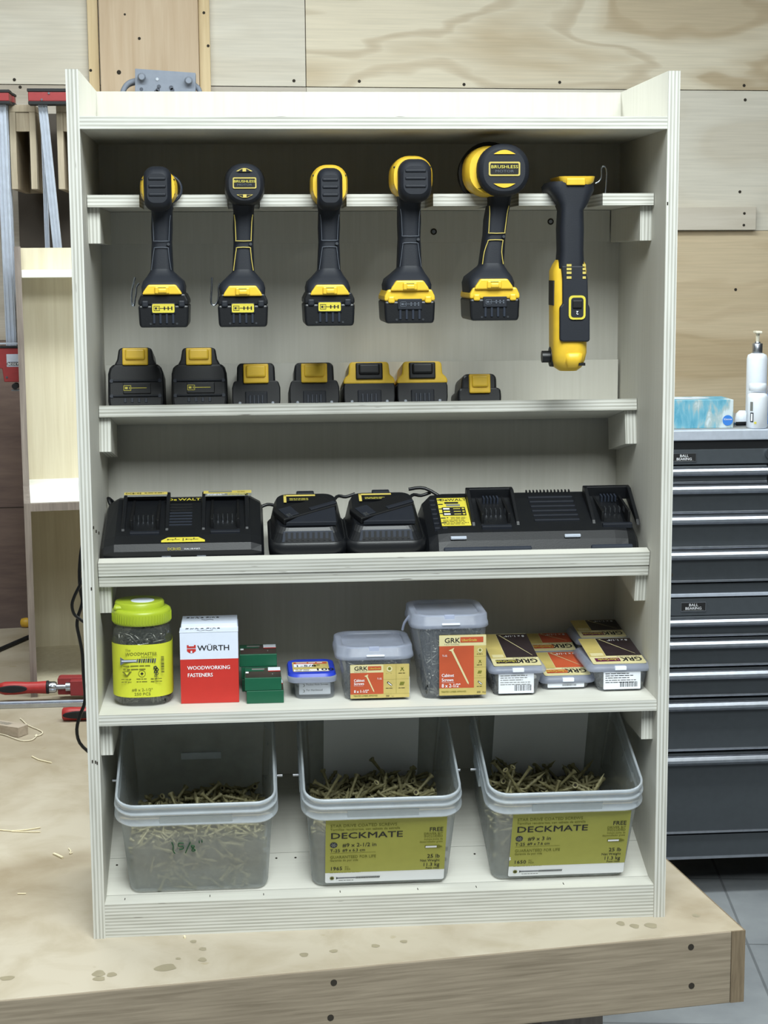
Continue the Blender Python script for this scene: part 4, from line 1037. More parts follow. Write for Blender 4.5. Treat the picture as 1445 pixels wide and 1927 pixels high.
    for k in range(n_top):
        x = rnd.uniform(-1, 1) * (wB - .006 - L * .22); y = rnd.uniform(.10, D - .012)
        if rnd.random() < .25: y = rnd.uniform(.06, .12)
        ob = first if k == 0 else first.copy()
        if k: COL.objects.link(ob)
        w = BMx @ Vector((x, y, 0)); a = rnd.uniform(0, 6.28); b_ = rnd.gauss(0, .30)
        if rnd.random() < .10: b_ = rnd.choice((-1, 1)) * rnd.uniform(.5, 1.0)
        dx_ = abs(math.cos(a)) * L / 2; x = max(-wB + .006 + dx_, min(wB - .006 - dx_, x)); dy_ = abs(math.sin(a)) * L / 2
        yw = max(w.y, .06); yw = min(yw, .256 - dy_)
        zz = lv(x, y) + rnd.uniform(-.006, .005) + abs(math.sin(b_)) * L * .3
        M4 = T_((cx + x, yw, zz)) @ R_(a, 4, 'Z') @ R_(b_, 4, 'Y') @ T_((-L / 2, 0, 0))
        ob.matrix_basis = M4
        tag(ob, content[1], 'screw', content[2])
    return t
B1 = bucket('left bucket, without a paper label, green handwriting on its front', .1590, 0, ('heap of short tan screws in the left bucket', 'short tan screw on the heap in the left bucket', 'short screws in the left bucket'), .041, .149, 95, 11, lambda x, y: .006 * math.sin(x * 30) - .10 * max(0, abs(x) - .06))
B2 = bucket('middle bucket with olive green label reading 2-1/2 in', .4395, 0, ('heap of tan deck screws in the middle bucket', 'tan deck screw on the heap in the middle bucket', 'deck screws in the middle bucket'), .060, .160, 105, 12, lambda x, y: .006 * math.sin(x * 40 + 1))
B3 = bucket('right bucket with olive green label reading 3 in', .7200, 0, ('heap of long tan deck screws in the right bucket', 'long tan deck screw on the heap in the right bucket', 'deck screws in the right bucket'), .070, .154, 80, 13, lambda x, y: .014 * max(0, -x / .1) - .14 * max(0, x - .05))

# labels on bucket fronts: front wall leans outward by 7 mm over its height
lean = math.atan2(.007, .178)
MF = T_((0, -.0006, 0)) @ R_(math.pi / 2 + lean, 4, 'X')
def deck_label(par, x0, x1, size1, size2, pcs, torn):
    m = MB(); y0, y1 = .0105, .1385
    yw = y0 + .021
    m.plate(x0, x1, y0, y1, 'print_white', MF, .003, .0004); m.rect(x0, x1, yw, y1 - .0005, 'deck_label', MF, .0005)
    K = 'print_black'; a = x0 + .007; e = x1 - .005
    m.text('STAR DRIVE COATED SCREWS', .0078, a, y1 - .0145, 'olive_print', MF, .01, .95, z=.0009)
    m.text('Tornillos recubiertos, con cabeza de estrella', .0062, a, y1 - .0215, 'olive_print', MF, .01, .95, z=.0009)
    m.text('DECKMATE', .0168, a, y1 - .0375, K, MF, .05, 1.28, z=.0009)
    m.disc(a + .0055, y1 - .050, .0058, 'grey_plastic', MF, .0009)
    for k in range(3):
        Mk = MF @ T_((a + .0055, y1 - .050, .0013)) @ R_(k * math.pi / 3, 4, 'Z'); m.rect(-.0042, .0042, -.0007, .0007, 'print_grey', Mk, 0)
    m.text(size1, .0105, a + .019, y1 - .0545, K, MF, .03, .95, z=.0009); m.text(size2, .0080, a + .019, y1 - .064, K, MF, .02, .9, z=.0009)
    m.text('T-25', .0085, a, y1 - .0645, K, MF, .02, .95, z=.0009); m.rect(a, a + .07, y1 - .067, y1 - .0665, 'olive_print', MF, .0009)
    m.text('GUARANTEED FOR LIFE', .0078, a, y1 - .0775, 'olive_print', MF, .02, .85, z=.0009); m.text('Garantia de por vida', .0058, a, y1 - .0835, 'olive_print', MF, .01, .9, z=.0009)
    m.text(pcs, .0098, a, y1 - .1015, K, MF, .02, 1.0, z=.0009); m.text('PC', .005, a + .023, y1 - .0975, 'olive_print', MF, z=.0009); m.text('PZA', .005, a + .023, y1 - .1020, 'olive_print', MF, z=.0009)
    m.lines(a, a + .052, y1 - .1052, 2, .0024, .0009, 'olive_print', MF)
    m.text('FREE', .0112, e, y1 - .0285, K, MF, .03, .92, 'RIGHT', .0009)
    for k, (s, z_) in enumerate((('DRIVER BIT', .0062), ('INCLUDED', .0062), ('Incluye punta de', .0046), ('destornillador gratis', .0046))):
        m.text(s, z_, e, y1 - .0355 - k * .0052, 'olive_print', MF, .01, .95, 'RIGHT', .0009)
    m.prism([(e - .027, y1 - .0615), (e - .006, y1 - .0625), (e, y1 - .0600), (e - .006, y1 - .0565), (e - .027, y1 - .0565)], 2, .0005, .0012, 'olive_print', M=MF); m.rect(e - .026, e - .009, y1 - .0610, y1 - .0575, 'print_white', MF, .0016)
    m.text('25 lb', .0105, e - .003, y1 - .0825, K, MF, .03, .95, 'RIGHT', .0009); m.text('Net Weight', .0066, e - .003, y1 - .0900, 'print_black', MF, .01, .95, 'RIGHT', .0009)
    m.text('11.3 kg', .0095, e - .003, y1 - .0995, K, MF, .02, .95, 'RIGHT', .0009); m.text('Peso neto', .0052, e - .003, y1 - .1050, 'print_black', MF, .01, 1, 'RIGHT', .0009)
    m.disc(a + .0035, y0 + .010, .0034, 'olive_print', MF, .0009); m.disc(a + .0035, y0 + .010, .0016, 'print_black', MF, .0012, 6)
    m.add([(a + .010, y0 + .0125, .0009), (a + .010, y0 + .0075, .0009), (a + .0125, y0 + .0092, .0009), (a + .040, y0 + .0092, .0009), (a + .040, y0 + .0108, .0009), (a + .0125, y0 + .0108, .0009)], [(0, 1, 2, 3, 4, 5)], 'grey_plastic', MF)
    for k in range(22): x = a + .040 + k * .0017; m.add([(x, y0 + .0082, .001), (x + .0012, y0 + .0082, .001), (x + .0020, y0 + .0118, .001), (x + .0008, y0 + .0118, .001)], [(0, 1, 2, 3)], 'print_black', MF)
    m.lines(a + .014, a + .042, y0 + .004, 1, .002, .0011, 'print_grey', MF)
    if torn: m.add([(x0 - .0003, yw + .020, .0007), (x0 - .0003, yw + .012, .0007), (x0 + .0025, yw + .0145, .0007), (x0 + .0012, yw + .017, .0007), (x0 + .002, yw + .019, .0007)], [(0, 1, 2, 3, 4)], 'print_white', MF)
    m.build('paper_label', par, world=False)
    m = MB(); Mr = T_((0, .2258, 0)) @ R_(math.pi / 2 - lean, 4, 'X')
    m.plate(-.078, .078, .02, .158, 'print_white', Mr, .005, .0004); m.build('rear_label', par, world=False)
deck_label(B2, -.0865, .098, '#9 x 2-1/2 in', '#9 x 6.3 cm', '1965', False)
deck_label(B3, -.0815, .101, '#9 x 3 in', '#9 x 7.6 cm', '1650', True)
m = MB(); g = .0011
def stroke(*p): m.tube([MF @ Vector((x, y, .0008)) for x, y in p], .0009, 'marker_green', n=5, sub=3)
stroke((-.038, .105), (-.036, .098), (-.0365, .088), (-.034, .083))
stroke((-.020, .103), (-.027, .103), (-.028, .097), (-.022, .097), (-.021, .092), (-.027, .090))
stroke((-.010, .104), (-.014, .094), (-.018, .083)); stroke((-.004, .097), (-.009, .097), (-.007, .092), (-.003, .088), (-.007, .086), (-.008, .089), (-.004, .096))
stroke((.003, .106), (.0035, .102)); stroke((.007, .107), (.0075, .103)); m.build('handwriting', B1, world=False)
m = MB(); Mr = T_((0, .2225, 0)) @ R_(math.pi / 2 - lean, 4, 'X'); m.plate(-.03, .035, .085, .097, 'bucket_rim', Mr, .001, .002); m.build('moulded_bar', B1, world=False)

# ------------------------------------------------------------------ row of boxes, jar and tubs on the screw shelf
SZ = 0.3468
def fill(name, label, cx, cy, w, d, z0, z1, L=.05, n=170, mat='screw_dark', rh=.0040, core=.72, rot=0):
    """loose screws seen through a clear wall"""
    m = MB(); pts = [] ; A0 = T_((cx, cy, 0)) @ R_(rot, 4, 'Z')
    V = []; F = []; R = screw_geo(L, rh, .0018, False, 5); vs0 = [p for r in R for p in r]; kk = len(R)
    fs0 = [(a * 5 + i, a * 5 + (i + 1) % 5, (a + 1) * 5 + (i + 1) % 5, (a + 1) * 5 + i) for a in range(kk - 1) for i in range(5)] + [(4, 3, 2, 1, 0)]
    for k in range(n):
        side = random.random()
        x = random.uniform(-w, w) * .8; y = random.uniform(-d, d) * .8; z = random.uniform(z0 + .003, z1 - .004)
        if side < .42: y = -d + random.uniform(.003, .008); A = T_((x, y, z)) @ R_(random.uniform(0, 6.28), 4, 'Y')
        elif side < .62: x = -w + random.uniform(.003, .008); A = T_((x, y, z)) @ R_(math.pi / 2, 4, 'Z') @ R_(random.uniform(0, 6.28), 4, 'Y')
        elif side < .8: z = z1 - random.uniform(0, .008); A = T_((x, y, z)) @ R_(random.uniform(0, 6.28), 4, 'Z')
        else: A = T_((w - .005, y, z)) @ R_(math.pi / 2, 4, 'Z') @ R_(random.uniform(0, 6.28), 4, 'Y')
        A = A @ T_((-L / 2, 0, 0)); b = len(V)
        for v in vs0:
            p = A @ Vector(v); V.append((max(-w + .001, min(w - .001, p.x)), max(-d + .001, min(d - .001, p.y)), max(z0 + .001, min(z1 + .006, p.z))))
        F += [tuple(i + b for i in f) for f in fs0]
    m.add(V, F, mat, A0, True)
    m.box(-w + .010, w - .010, -d + .010, d - .010, z0 + .001, z1 - .005, 'dark_core', .004, A0)
    o = m.build(name, None, world=False); tag(o, label, 'screws', kind='stuff'); return o

# jar with lime lid
jx0, jx1 = X(209, 1250, .045), X(322, 1250, .045); jc = (jx0 + jx1) / 2; jr = (jx1 - jx0) / 2; jy = .044 + jr
jz = lambda py, y=.046: Z(266, py, y)
t = thing('screw_jar', 'clear plastic jar of screws with lime green lid and yellow label', 'jar', (jc, jy, SZ))
m = MB(); zs = jz(1176, .05)
m.loftz([(SZ + .0006, jr * .84, jr * .84, .03, jc, jy), (SZ + .006, jr * .97, jr * .97, .034, jc, jy), (SZ + .018, jr, jr, .034, jc, jy), (zs - .026, jr, jr, .034, jc, jy), (zs - .012, jr * .95, jr * .95, .036, jc, jy), (zs - .004, jr * .87, jr * .87, .038, jc, jy), (zs + .006, jr * .85, jr * .85, .038, jc, jy)], 'clear_jar', n=8); m.build('jar_body', t)
m = MB(); lr = jr * .995; zl_ = zs - .002; ztp = zl_ + .027
m.lathe((jc, jy, zl_), [(lr * .97, 0), (lr, .002), (lr, .017), (lr * .985, .020), (lr * .90, .0225), (lr * .88, .0225)], 'lime', n=44)
for k in range(60):
    a = 2 * math.pi * k / 60; m.box(-.0006, .0006, -lr - .0006, -lr + .001, .003, .016, 'lime', 0, T_((jc, jy, zl_)) @ R_(a, 4, 'Z'))
lid = m.build('lid', t)
m = MB(); m.lathe((jc - .003, jy + .004, zl_), [(lr * .84, .021), (lr * .84, .030), (lr * .80, .032)], 'lime', n=36); m.box(jc - lr * .92, jc - lr * .40, jy - lr * .52, jy + .01, zl_ + .0205, zl_ + .029, 'lime', .004); m.build('flip_cap', lid)
m = MB(); m.lathe((jc + .002, jy, zl_ + .0318), [(lr * .40, 0), (lr * .40, .0006)], 'card_white', n=28); m.build('sticker', lid)
m = MB(); e = .0006; lz0, lz1 = jz(1312, .045), jz(1213, .045)
o = [(x, y) for x, y in rr(jr + e, jr + e, .0345, 8)]
pr = [(x + jc, y + jy) for x, y in o]; nn = len(pr)
m.rings([[(x, y, z) for x, y in pr] for z in (lz0, lz1)], 'lime_label', False, False)
ML = face_y(jc, jy - jr - e, 0); K = 'olive_print'; hh = lz1 - lz0
yy = lambda f: lz0 + hh * f
m.text('The', .0048, -.0235, yy(.885), K, ML, .0, 1.1); m.text('WOODMASTER', .0068, -.0235, yy(.80), K, ML, .03, 1.0); m.text('Adventure', .0042, .0, yy(.755), K, ML)
m.add([(-.031, yy(.775), .0005), (-.031, yy(.62), .0005), (-.025, yy(.67), .0005), (-.007, yy(.67), .0005), (-.007, yy(.725), .0005), (-.025, yy(.725), .0005)], [(0, 1, 2, 3, 4, 5)], 'grey_line', ML)
m.rect(-.029, -.007, yy(.69), yy(.71), 'card_white', ML, .0007)
for k in range(9): x = -.007 + k * .0033; h_ = .028 * (1 - k * .035); m.add([(x, yy(.655 + h_ * .3), .0006), (x + .0022, yy(.655 + h_ * .3), .0006), (x + .0034, yy(.745 - h_ * .3), .0006), (x + .0012, yy(.745 - h_ * .3), .0006)], [(0, 1, 2, 3)], 'grey_plastic' if k % 2 else 'grey_line', ML)
m.lines(-.027, .014, yy(.59), 2, .0052, .0018, K, ML)
m.add([(-.029, yy(.50), .0005), (-.014, yy(.50), .0005), (-.020, yy(.42), .0005), (-.023, yy(.42), .0005)], [(3, 2, 1, 0)], K, ML); m.add([(-.025, yy(.49), .0008), (-.018, yy(.49), .0008), (-.0215, yy(.43), .0008)], [(2, 1, 0)], 'lime_label', ML)
m.disc(.001, yy(.455), .0055, K, ML, .0006, 20, .0048); m.disc(.001, yy(.455), .0024, 'print_black', ML, .0006, 4)
for k in range(7): m.disc(.0225 + (.0012 if k % 2 else -.0012), yy(.56 - k * .037), .0034 - k * .0003, 'grey_plastic', ML, .0006, 5, .0014)
m.barcode(.030, .0345, yy(.47), yy(.79), 'print_black', ML, True)
for x in (-.0215, .001, .0225): m.lines(x - .0085, x + .0085, yy(.345), 2, .0042, .0013, K, ML)
m.text('#8 x 2-1/2"', .0062, .001, yy(.12), K, ML, .01, 1.1, 'CENTER'); m.text('250 PCS', .0062, .001, yy(.04), K, ML, .01, 1.15, 'CENTER')
m.build('wrap_label', t)
fill('screw_heap', 'dark steel screws filling the clear jar with lime lid', jc, jy, jr * .80, jr * .80, SZ + .003, zs - .02, .055, 190)

# white and red fastener box
wx0, wx1 = X(341, 1322, .058), X(450, 1320, .058); wz = Z(395, 1190, .058); wc = (wx0 + wx1) / 2
t = thing('fastener_box', 'tall white and red cardboard box of woodworking fasteners with handwriting on top', 'box', (wc, .058, SZ))
m = MB(); zr = Z(395, 1240, .058); d = .095
m.box(wx0, wx1, .058, .058 + d, SZ + .0004, zr, 'card_red'); m.box(wx0, wx1, .058, .058 + d, zr, wz, 'card_white')
m.build('carton', t)
m = MB(); m.box(wx0 - .0005, wx1 + .0005, .0575, .092, wz + .0002, wz + .0012, 'card_white', .0003); m.box(wx0 + .0015, wx1 - .001, .090, .058 + d, wz + .0002, wz + .0065, 'card_white', .0006)
m.build('top_flap', t)
hw_ = MB()
def scrawl(M, x0, y0, s):
    # upside-down looking marker scrawl: a row of letter-like strokes
    pts = [[(0, 0), (0, 1), (.4, 1)], [(.2, .2), (.6, .9)], [(1, 0), (1.1, .9), (1.4, .3), (1.7, 1)], [(2.1, .1), (2.2, .9), (2.5, .9), (2.5, .2), (2.9, .1)], [(3.3, .2), (3.6, .8), (3.9, .4), (3.4, .3)], [(4.6, .1), (4.7, .9), (5.2, .8), (4.8, .5)], [(5.5, .1), (5.6, .8)], [(6, .1), (6.1, .8), (6.5, .6), (6.6, .1)], [(7, .5), (7.5, .6), (7.3, .9), (7, .4), (7.6, .2)]]
    for p in pts: hw_.tube([M @ Vector((x0 + x * s, y0 + y * s, .0003)) for x, y in p], .0005, 'print_black', n=5, sub=2)
Mt = T_((wc, 0, wz + .0013)); scrawl(Mt, -.035, .076, .0068); hw_.tube([Mt @ Vector(p) for p in ((-.018, .068, 0), (-.012, .064, 0), (-.006, .068, 0), (0, .064, 0), (.006, .068, 0))], .0005, 'print_black', n=5)
Mt = T_((wc, 0, wz + .0067)); scrawl(Mt, -.035, .132, .0065); hw_.tube([Mt @ Vector(p) for p in ((-.012, .122, 0), (-.006, .118, 0), (0, .122, 0), (.006, .118, 0))], .0005, 'print_black', n=5)
hw_.build('handwriting', t)
m = MB(); Mw = face_y(wc, .058, 0); ty = lambda py: Z(395, py, .058)
m.text('WÜRTH', .0118, -.0175, ty(1224), 'print_black', Mw, .06, 1.12)
lx = -.0335; a0, a1 = ty(1213), ty(1228)
m.rect(lx, lx + .0135, a0 - .0048, a0, 'card_red', Mw, .0004); m.add([(lx, a0 - .006, .0004), (lx, a1 + .003, .0004), (lx + .004, a1, .0004), (lx + .0095, a1, .0004), (lx + .0135, a1 + .003, .0004), (lx + .0135, a0 - .006, .0004)], [(0, 1, 2, 3, 4, 5)], 'card_red', Mw)
m.rect(lx + .0028, lx + .0107, a0 - .0018, a0 + .0002, 'card_white', Mw, .0007); m.rect(lx + .0055, lx + .008, a1, a1 + .0035, 'card_white', Mw, .0007)
m.text('WOODWORKING', .0082, -.0335, ty(1259.5), 'print_white', Mw, .06, .95); m.text('FASTENERS', .0082, -.0335, ty(1273), 'print_white', Mw, .06, .93)
m.build('printing', t)

# little green boxes, two stacks
gh = .0196
def gbox(label, px0, px1, y, lev, g='small green cartons beside the tall carton'):
    x0, x1 = X(px0, 1310, y), X(px1, 1310, y); xc = (x0 + x1) / 2; w = (x1 - x0) / 2; z = SZ + lev * (gh + .0003) + .0003
    t = thing('small_carton', label, 'box', (xc, y, z), group=g)
    m = MB(); m.box(-w, w, 0, .070, 0, gh, 'card_green', .0006); m.build('carton', t, world=False)
    m = MB(); Mt = T_((0, 0, gh + .0001)); m.plate(-w * .96, w * .98, .003, .064, 'card_brown', Mt, .001)
    m.rect(-w * .98, w * .05, .042, .060, 'card_green', Mt, .0003); m.rect(-w * .6, w * .1, .050, .060, 'print_grey', Mt, .0004); m.rect(w * .30, w * .98, .040, .066, 'paper_white', Mt, .0004); m.rect(w * .30, w * .98, .038, .044, 'card_red', Mt, .0005)
    m.rect(-w * .95, -w * .78, .030, .040, 'print_white', Mt, .0004); m.text('1', .012, w * .42, .018, 'print_grey', Mt)
    m.build('top_label', t, world=False)
gbox('green carton at the bottom of the front stack', 464, 534, .047, 0)
gbox('green carton on top of the front stack', 461, 530, .048, 1)
gbox('green carton at the bottom of the rear stack', 456, 522, .122, 0)
gbox('green carton in the middle of the rear stack', 455, 522, .122, 1)
gbox('green carton on top of the rear stack', 452, 522, .121, 2)

# generic clear tub
def tub(name, label, px0, px1, pb, pxl0, pxl1, py_lid, y, depth, lidh, kind, ledge, lid_mat='clear_lid', taper=.93):
    x0, x1 = X(px0, pb, y), X(px1, pb, y); l0, l1 = X(pxl0, py_lid, y - .004), X(pxl1, py_lid, y - .004)
    xc = (x0 + x1) / 2; wb_ = (x1 - x0) / 2; lw = (l1 - l0) / 2; lc = (l0 + l1) / 2; zl = Z(px0, py_lid, y - .004); d = depth / 2; yc = y + d
    t = thing(name, label, 'tub', (xc, y, SZ)); xm = lc * .5 + xc * .5
    m = MB(); m.loftz([(SZ + .0005, wb_ * .92, d * .88, .012, xc, yc), (SZ + .004, wb_, d * .93, .016, xc, yc), (SZ + .02, wb_ * 1.0, d * .94, .018, xc, yc), (zl - .003, lw * taper, d * .98, .018, lc, yc), (zl + .006, lw * .95, d, .018, lc, yc)], 'clear_tub', n=6); m.build('tub_body', t)
    return t, xc, wb_, lc, lw, zl, yc, d
# short blue-lidded tub
t, xc, wb_, lc, lw, zl, yc, d = tub('small_tub', 'small clear tub with a blue lid and white label', 556, 631, 1318, 541, 635, 1284, .060, .098, .01, 0, 0, taper=.84)
m = MB(); m.loftz([(zl - .002, lw * .97, d + .002, .014, lc, yc), (zl + .005, lw, d + .004, .016, lc, yc), (zl + .007, lw * .98, d + .003, .016, lc, yc)], 'clear_lid', n=6)
lid = m.build('rim', t)
m = MB(); m.loftz([(zl + .0072, lw * .97, d + .003, .018, lc, yc), (zl + .0115, lw * .93, d, .018, lc, yc)], 'blue_lid', n=6); lid = m.build('lid', t)
m = MB(); Mt = T_((lc, yc, zl + .0118)); m.plate(-lw * .76, lw * .72, -d * .68, d * .62, 'grk_gold', Mt, .004); m.rect(-lw * .72, lw * .68, -d * .64, -d * .42, 'print_white', Mt); m.rect(-lw * .7, lw * .66, d * .3, d * .55, 'grk_orange', Mt); m.rect(-lw * .7, lw * .1, -d * .1, d * .3, 'paper_white', Mt, .0003)
m.text('1-5/8"', .016, -lw * .66, -d * .08, 'print_black', Mt, .03, z=.0006); m.text('100', .020, lw * .12, -d * .62, 'print_black', Mt, .05, z=.0006); m.lines(-lw * .66, lw * .0, -d * .5, 2, .006, .002, 'print_black', Mt); m.lines(-lw * .6, lw * .5, d * .42, 1, .006, .003, 'print_white', Mt); m.build('lid_label', lid)
m = MB(); Mw = face_y(xc, .0605, 0, math.radians(-2)); zt_ = zl - .006
x_ = wb_ * .80; m.plate(-x_, x_ * .98, SZ + .006, zt_, 'paper_white', Mw, .001, .0008)
Hh = zt_ - SZ - .006
for f_, tx_ in ((.86, 1), (.36, 1)):
    m.disc(-x_ * .72, SZ + .006 + Hh * (f_ - .05), .0022, 'print_grey', Mw, .0012, 12); m.disc(-x_ * .76, SZ + .006 + Hh * (f_ - .05), .0016, 'paper_white', Mw, .0014, 12)
m.text('Pocket Hole Screws', .0046, -x_ * .55, SZ + .006 + Hh * .80, 'print_black', Mw, .02, .9, z=.001); m.lines(-x_ * .55, x_ * .9, SZ + .006 + Hh * .70, 2, .0038, .0015, 'print_grey', Mw); m.lines(-x_ * .55, x_ * .9, SZ + .006 + Hh * .52, 1, .0038, .0015, 'print_grey', Mw)
m.text('For Hardwood', .0046, -x_ * .55, SZ + .006 + Hh * .30, 'print_black', Mw, .02, .9, z=.001); m.lines(-x_ * .55, x_ * .9, SZ + .006 + Hh * .18, 2, .0038, .0015, 'print_grey', Mw)
m.build('front_label', t)

def grk_front(m, M, x0, x1, y0, y1, wide, size):
    """cream and orange front label; wide = icons in a 2x2 block, else in one column"""
    w = x1 - x0; h = y1 - y0; fx = lambda f: x0 + w * f; fy = lambda f: y0 + h * f
    m.plate(x0, x1, y0, y1, 'grk_gold', M, .001, .0006)
    sx = .56 if wide else .74
    top = .76 if wide else .82
    m.rect(fx(0), fx(sx if wide else 1), fy(top), fy(.995), 'grk_cream', M, .0005); m.rect(fx(0), fx(1 if not wide else sx), fy(0), fy(.12), 'grk_gold', M, .0005); m.rect(fx(0), fx(sx), fy(.12), fy(top), 'grk_orange', M, .0006)
    a = .055 if wide else .10
    th = h * (.135 if wide else .088)
    m.text('GRK', th * 1.3, fx(a + .01), fy(top + (.075 if wide else .055)), 'print_black', M, .07, 1.12, z=.0009)
    m.text('FASTENERS', th * .34, fx(a + .01), fy(top + .018), 'print_grey', M, .0, 1.3, z=.0009, sp=1.3)
    bx0, bx1 = (.30, .525) if wide else (.45, .94); by0, by1 = (top + .075, top + .19) if wide else (top + .055, top + .145)
    m.rect(fx(bx0), fx(bx1), fy(by0), fy(by1), 'grk_orange', M, .0009); m.text('UberGrade', h * (by1 - by0) * .62, fx(bx0 + .03), fy(by0 + (by1 - by0) * .25), 'print_yellow', M, .02, .95, z=.0012)
    # screw picture
    if wide: p, q, hw0 = (.27, .69), (.405, .17), .0011
    else: p, q, hw0 = (.26, .77), (.63, .175), .0016
    P = Vector((fx(p[0]), fy(p[1]))); Q = Vector((fx(q[0]), fy(q[1]))); D_ = (Q - P).normalized(); N = Vector((-D_.y, D_.x))
    def pt(v): return (v.x, v.y, .001)
    m.add([pt(P + N * hw0 * 3), pt(P + D_ * .003 + N * hw0), pt(Q - D_ * .003 + N * hw0 * .8), pt(Q), pt(Q - D_ * .003 - N * hw0 * .8), pt(P + D_ * .003 - N * hw0), pt(P - N * hw0 * 3)], [(0, 1, 2, 3, 4, 5, 6)], 'grk_cream', M)
    tx = fx(.06 if wide else .05)
    m.text('Cabinet', h * (.115 if wide else .075), tx, fy(.50 if wide else .31), 'print_white', M, .05, .85, z=.001); m.text('Screws', h * (.115 if wide else .075), tx, fy(.405 if wide else .235), 'print_white', M, .05, .9, z=.001)
    m.rect(tx, fx(.22 if wide else .32), fy(.375 if wide else .215), fy(.38 if wide else .218), 'print_white', M, .001)
    m.text(size, h * (.12 if wide else .085), tx, fy(.17 if wide else .135), 'print_white', M, .05, .9, z=.001)
    m.text('T-15', h * (.075 if wide else .045), fx(.455 if wide else .065), fy(.55 if wide else .645), 'print_white', M, .04, .9, z=.001); m.lines(fx(.455 if wide else .065), fx(.53 if wide else .19), fy(.51 if wide else .62), 2, h * .022, h * .01, 'print_white', M)
    m.text('TREATED LUMBER APPROVED', h * (.062 if wide else .036), tx - w * .01, fy(.055 if wide else .05), 'olive_print', M, .02, .85, z=.001); m.lines(tx, fx(.42), fy(.022), 1, .002, .0007, 'olive_print', M)
    m.text('330', h * (.075 if wide else .045), fx(.60 if wide else .80), fy(.03), 'print_black', M, .03, .9, z=.001); m.text('PCS', h * .035, fx(.70 if wide else .92), fy(.03), 'print_black', M, z=.001)
    cells = [(.665, .86), (.88, .86), (.665, .42), (.88, .42)] if wide else [(.87, .74), (.87, .56), (.87, .38), (.87, .20)]
    r = h * (.085 if wide else .04)
    for k, (cx_, cy_) in enumerate(cells):
        cx, cy = fx(cx_), fy(cy_)
        if k == 0: m.disc(cx, cy, r, 'grk_cream', M, .001); m.disc(cx, cy + r * .15, r * .55, 'olive_print', M, .0013, 8)
        elif k == 1:
            for a_ in (.9, 2.2): Mk = M @ T_((cx, cy, .001)) @ R_(a_, 4, 'Z'); m.rect(-r * 1.0, r * .6, -r * .12, r * .12, 'olive_print', Mk, 0)
        elif k == (2 if wide else 3): Mk = M @ T_((cx, cy, .001)) @ R_(-.7, 4, 'Z'); m.rect(-r, r, -r * .3, r * .3, 'print_black', Mk, 0); m.rect(-r * .7, r * .9, -r * .15, r * .12, 'print_white', Mk, .0003)
        else:
            for q in (-.6, -.1, .4): Mk = M @ T_((cx + q * r, cy, .001)) @ R_(1.2, 4, 'Z'); m.rect(-r * .6, r * .6, -r * .2, r * .2, 'olive_print', Mk, 0)
        m.lines(cx - r * 1.3, cx + r * 1.2, cy - r * 1.75, 1, .002, .0011, 'print_black', M)
    if wide:
        m.rect(fx(.775), fx(.778), fy(.12), fy(1), 'olive_print', M, .0008); m.rect(fx(.56), fx(1), fy(.55), fy(.553), 'olive_print', M, .0008); m.rect(fx(.56), fx(1), fy(.12), fy(.123), 'olive_print', M, .0008)
    else:
        for q in (.64, .46, .28): m.rect(fx(.745), fx(1), fy(q), fy(q + .002), 'olive_print', M, .0008)

def big_lid(t, lc, lw, zl, yc, d, py_top, px, y):
    zt = Z(px, py_top, y - .004); h = zt - zl
    m = MB(); D2 = d + .004
    m.loftz([(zl, lw * .985, D2 * .985, .024, lc, yc), (zl + .001, lw, D2, .025, lc, yc), (zl + h * .34, lw * .99, D2 * .995, .025, lc, yc), (zl + h * .36, lw * .975, D2 * .98, .025, lc, yc), (zl + h * .92, lw * .965, D2 * .97, .025, lc, yc), (zt, lw * .93, D2 * .94, .025, lc, yc), (zt + .0004, lw * .80, D2 * .82, .022, lc, yc), (zt - .004, lw * .78, D2 * .80, .022, lc, yc)], 'clear_lid', False, True, n=7)
    lid = m.build('lid', t)
    m = MB(); m.box(lc - .014, lc + .014, yc - D2 - .0016, yc - D2 + .003, zl + h * .28, zl + h * .42, 'white_plastic', .001); m.box(lc - .010, lc + .006, yc - D2 * .96 - .001, yc - D2 * .9, zt - .006, zt + .0012, 'clear_lid', .001); m.build('clasp', lid)
    return zt
# short wide tub
t, xc, wb_, lc, lw, zl, yc, d = tub('screw_tub', 'short clear tub of cabinet screws with orange label, size 8 x 1-1/2 inch', 650, 768, 1320, 632, 781, 1244, .046, .120, .02, 0, 0)
big_lid(t, lc, lw, zl, yc, d, 1219, 706, .046)
m = MB(); Mw = face_y(0, .0455, 0); grk_front(m, Mw, X(659, 1280, .046), X(770, 1280, .046), Z(715, 1313, .046), Z(715, 1250, .046), True, '8 x 1-1/2"'); m.build('front_label', t)
m = MB(); hx_ = X(771, 1280, .05); m.box(hx_ - .001, hx_ + .0004, .056, .085, Z(770, 1306, .05), Z(770, 1276, .05), 'paper_white'); m.build('side_label', t)
fill('screw_heap', 'dark screws filling the short tub with orange label', xc, yc, wb_ * .92, d * .88, SZ + .003, zl - .004, .036, 130)
